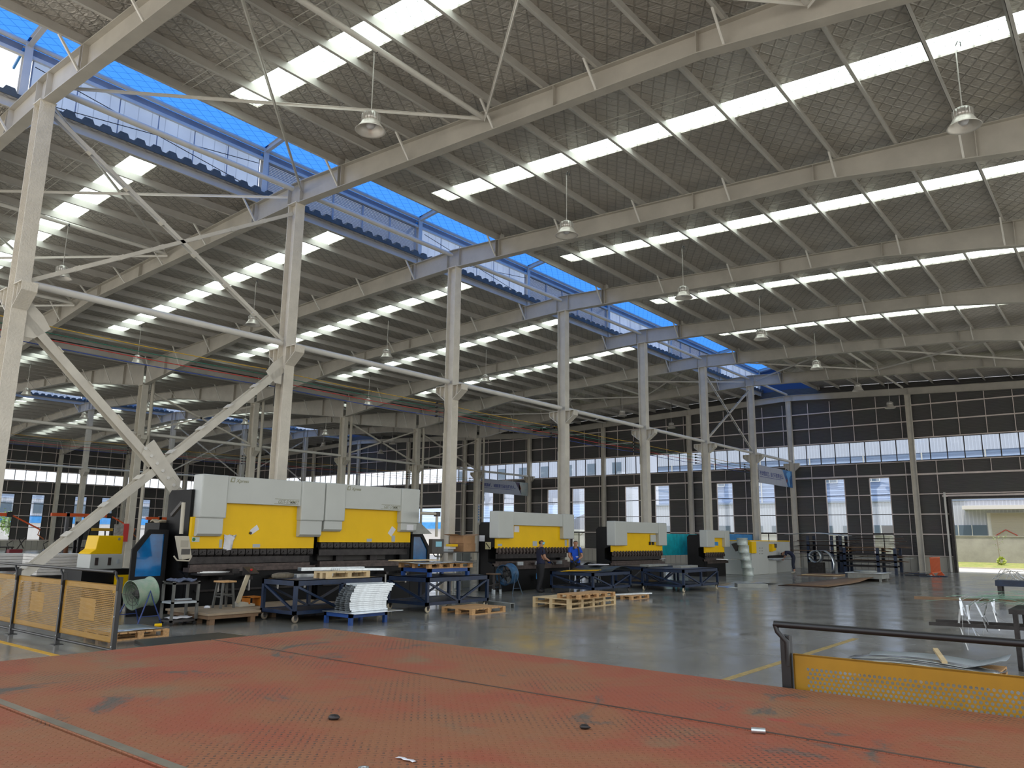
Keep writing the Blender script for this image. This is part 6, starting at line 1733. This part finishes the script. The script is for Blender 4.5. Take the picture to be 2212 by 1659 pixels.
def tree(x, y, h, cr, label, cat, trunk=.04, nleaf=260, mat=FOLIAGE, z0=.45, lean=.05):
    t = thing('sapling' if h < 4 else 'tree', label, cat, (x, y, 0))
    rr = random.Random(int(abs(x * 7 + y)))
    m = MB(); top = V((x + lean * h, y, h))
    m.tube((x, y, .19 if x > -60 else -.02), V((x, y, 0)).lerp(top, .9), trunk, 7, trunk * .4)
    tips = []
    for i in range(9):
        s = V((x, y, 0)).lerp(top, rr.uniform(.35, .85)); a = rr.uniform(0, 2 * pi)
        e = s + V((cos(a) * cr * .8, sin(a) * cr * .8, rr.uniform(.2, .6) * cr)); m.tube(s, e, trunk * .35, 5, trunk * .12); tips.append((s, e))
    m.build('trunk', BARK, t)
    f = MB()
    for i in range(nleaf):
        s, e = rr.choice(tips); c = s.lerp(e, rr.uniform(.3, 1.1)) + V((rr.gauss(0, 1), rr.gauss(0, 1), rr.gauss(0, 1))) * cr * .22
        u = V((rr.gauss(0, 1), rr.gauss(0, 1), rr.gauss(0, 1))).normalized(); v = u.orthogonal().normalized(); L = cr * .11
        f.add([c - u * L, c + v * L * .5, c + u * L, c - v * L * .5], [(0, 1, 2, 3)])
    f.build('foliage', mat, t)
tree(-13.3, 75.6, 2.9, .8, 'thin sapling with sparse leaves just right of the door jamb outside', 'tree', .03, 90)
tree(-9.5, 76.0, 2.9, .6, 'bare thin sapling outside below the cream shutter', 'tree', .03, 26, lean=-.03)
tree(-119, 36.5, 4.6, 1.9, 'green tree outside the first side wall window', 'tree', .09, 700)
tree(-119, 40.4, 4.0, 1.7, 'smaller green tree outside the second side wall window', 'tree', .09, 600)
for x, y, r, lab in ((-9.3, 75.0, .33, 'round yellow green bush on the grass by the bare sapling'), (-13.6, 75.2, .28, 'low green weed clump at the foot of the leafy sapling')):
    f = MB(); rr = random.Random(5)
    for i in range(260):
        d = V((rr.gauss(0, 1), rr.gauss(0, 1), rr.gauss(0, 1))).normalized() * r * rr.uniform(.55, 1)
        c = V((x, y, r * .85 + .22)) + d; c.z = max(c.z, .22); u = d.normalized(); v = u.orthogonal().normalized()
        f.add([c - v * .06, c + u * .08, c + v * .06], [(0, 1, 2)])
    f.tube((x, y, .21), (x, y, r * .8), .03, 6)
    o = f.build('bush', BUSHG); tag(o, lab, 'bush')

# ------------------------------------------------------------------ camera and light
F, YAW, PIT, ROL = 1671.4, radians(38.875), radians(11.2057), radians(.66256)
f = V((-sin(YAW) * cos(PIT), cos(YAW) * cos(PIT), sin(PIT))); r = V((cos(YAW), sin(YAW), 0)); u = r.cross(f)
r2 = r * cos(ROL) + u * sin(ROL); u2 = -r * sin(ROL) + u * cos(ROL)
cam = bpy.data.cameras.new('camera'); co = bpy.data.objects.new('camera', cam); link(co)
M = Matrix(((r2.x, u2.x, -f.x, 0), (r2.y, u2.y, -f.y, 0), (r2.z, u2.z, -f.z, 1.94), (0, 0, 0, 1)))
co.matrix_world = M
cam.sensor_fit = 'HORIZONTAL'; cam.sensor_width = 36; cam.lens = F / 2212 * 36; cam.clip_end = 600; cam.clip_start = .05
SC.camera = co
w = bpy.data.worlds.new('world'); SC.world = w; w.use_nodes = True; nt = w.node_tree
bg = nt.nodes['Background']
tc = nt.nodes.new('ShaderNodeTexCoord'); sp = nt.nodes.new('ShaderNodeSeparateXYZ'); nt.links.new(tc.outputs['Generated'], sp.inputs[0])
rp = nt.nodes.new('ShaderNodeValToRGB'); nt.links.new(sp.outputs[2], rp.inputs[0])
rp.color_ramp.elements[0].color = (.98, .965, .93, 1); rp.color_ramp.elements[1].color = (.74, .83, .97, 1); rp.color_ramp.elements[1].position = .7
nt.links.new(rp.outputs[0], bg.inputs[0]); bg.inputs[1].default_value = 1.9
sun = bpy.data.lights.new('sun', 'SUN'); sun.energy = 5.0; sun.angle = .01; sun.color = (1., .95, .86)
so = bpy.data.objects.new('sun', sun); link(so); so.rotation_euler = V((.12, -.22, .96)).to_track_quat('Z', 'Y').to_euler()
# daylight portals: sampling aids placed in the open near end and open side of the hall
SC.view_settings.view_transform = 'Standard'; SC.view_settings.look = 'None'; SC.view_settings.gamma = 1; SC.view_settings.use_curve_mapping = False
SC.view_settings.exposure = 0.0
SC.cycles.use_denoising = True
SC.cycles.max_bounces = 8; SC.cycles.diffuse_bounces = 4; SC.cycles.glossy_bounces = 4; SC.cycles.transparent_max_bounces = 12
SC.cycles.sample_clamp_indirect = 6.0
SC.cycles.caustics_reflective = False; SC.cycles.caustics_refractive = False
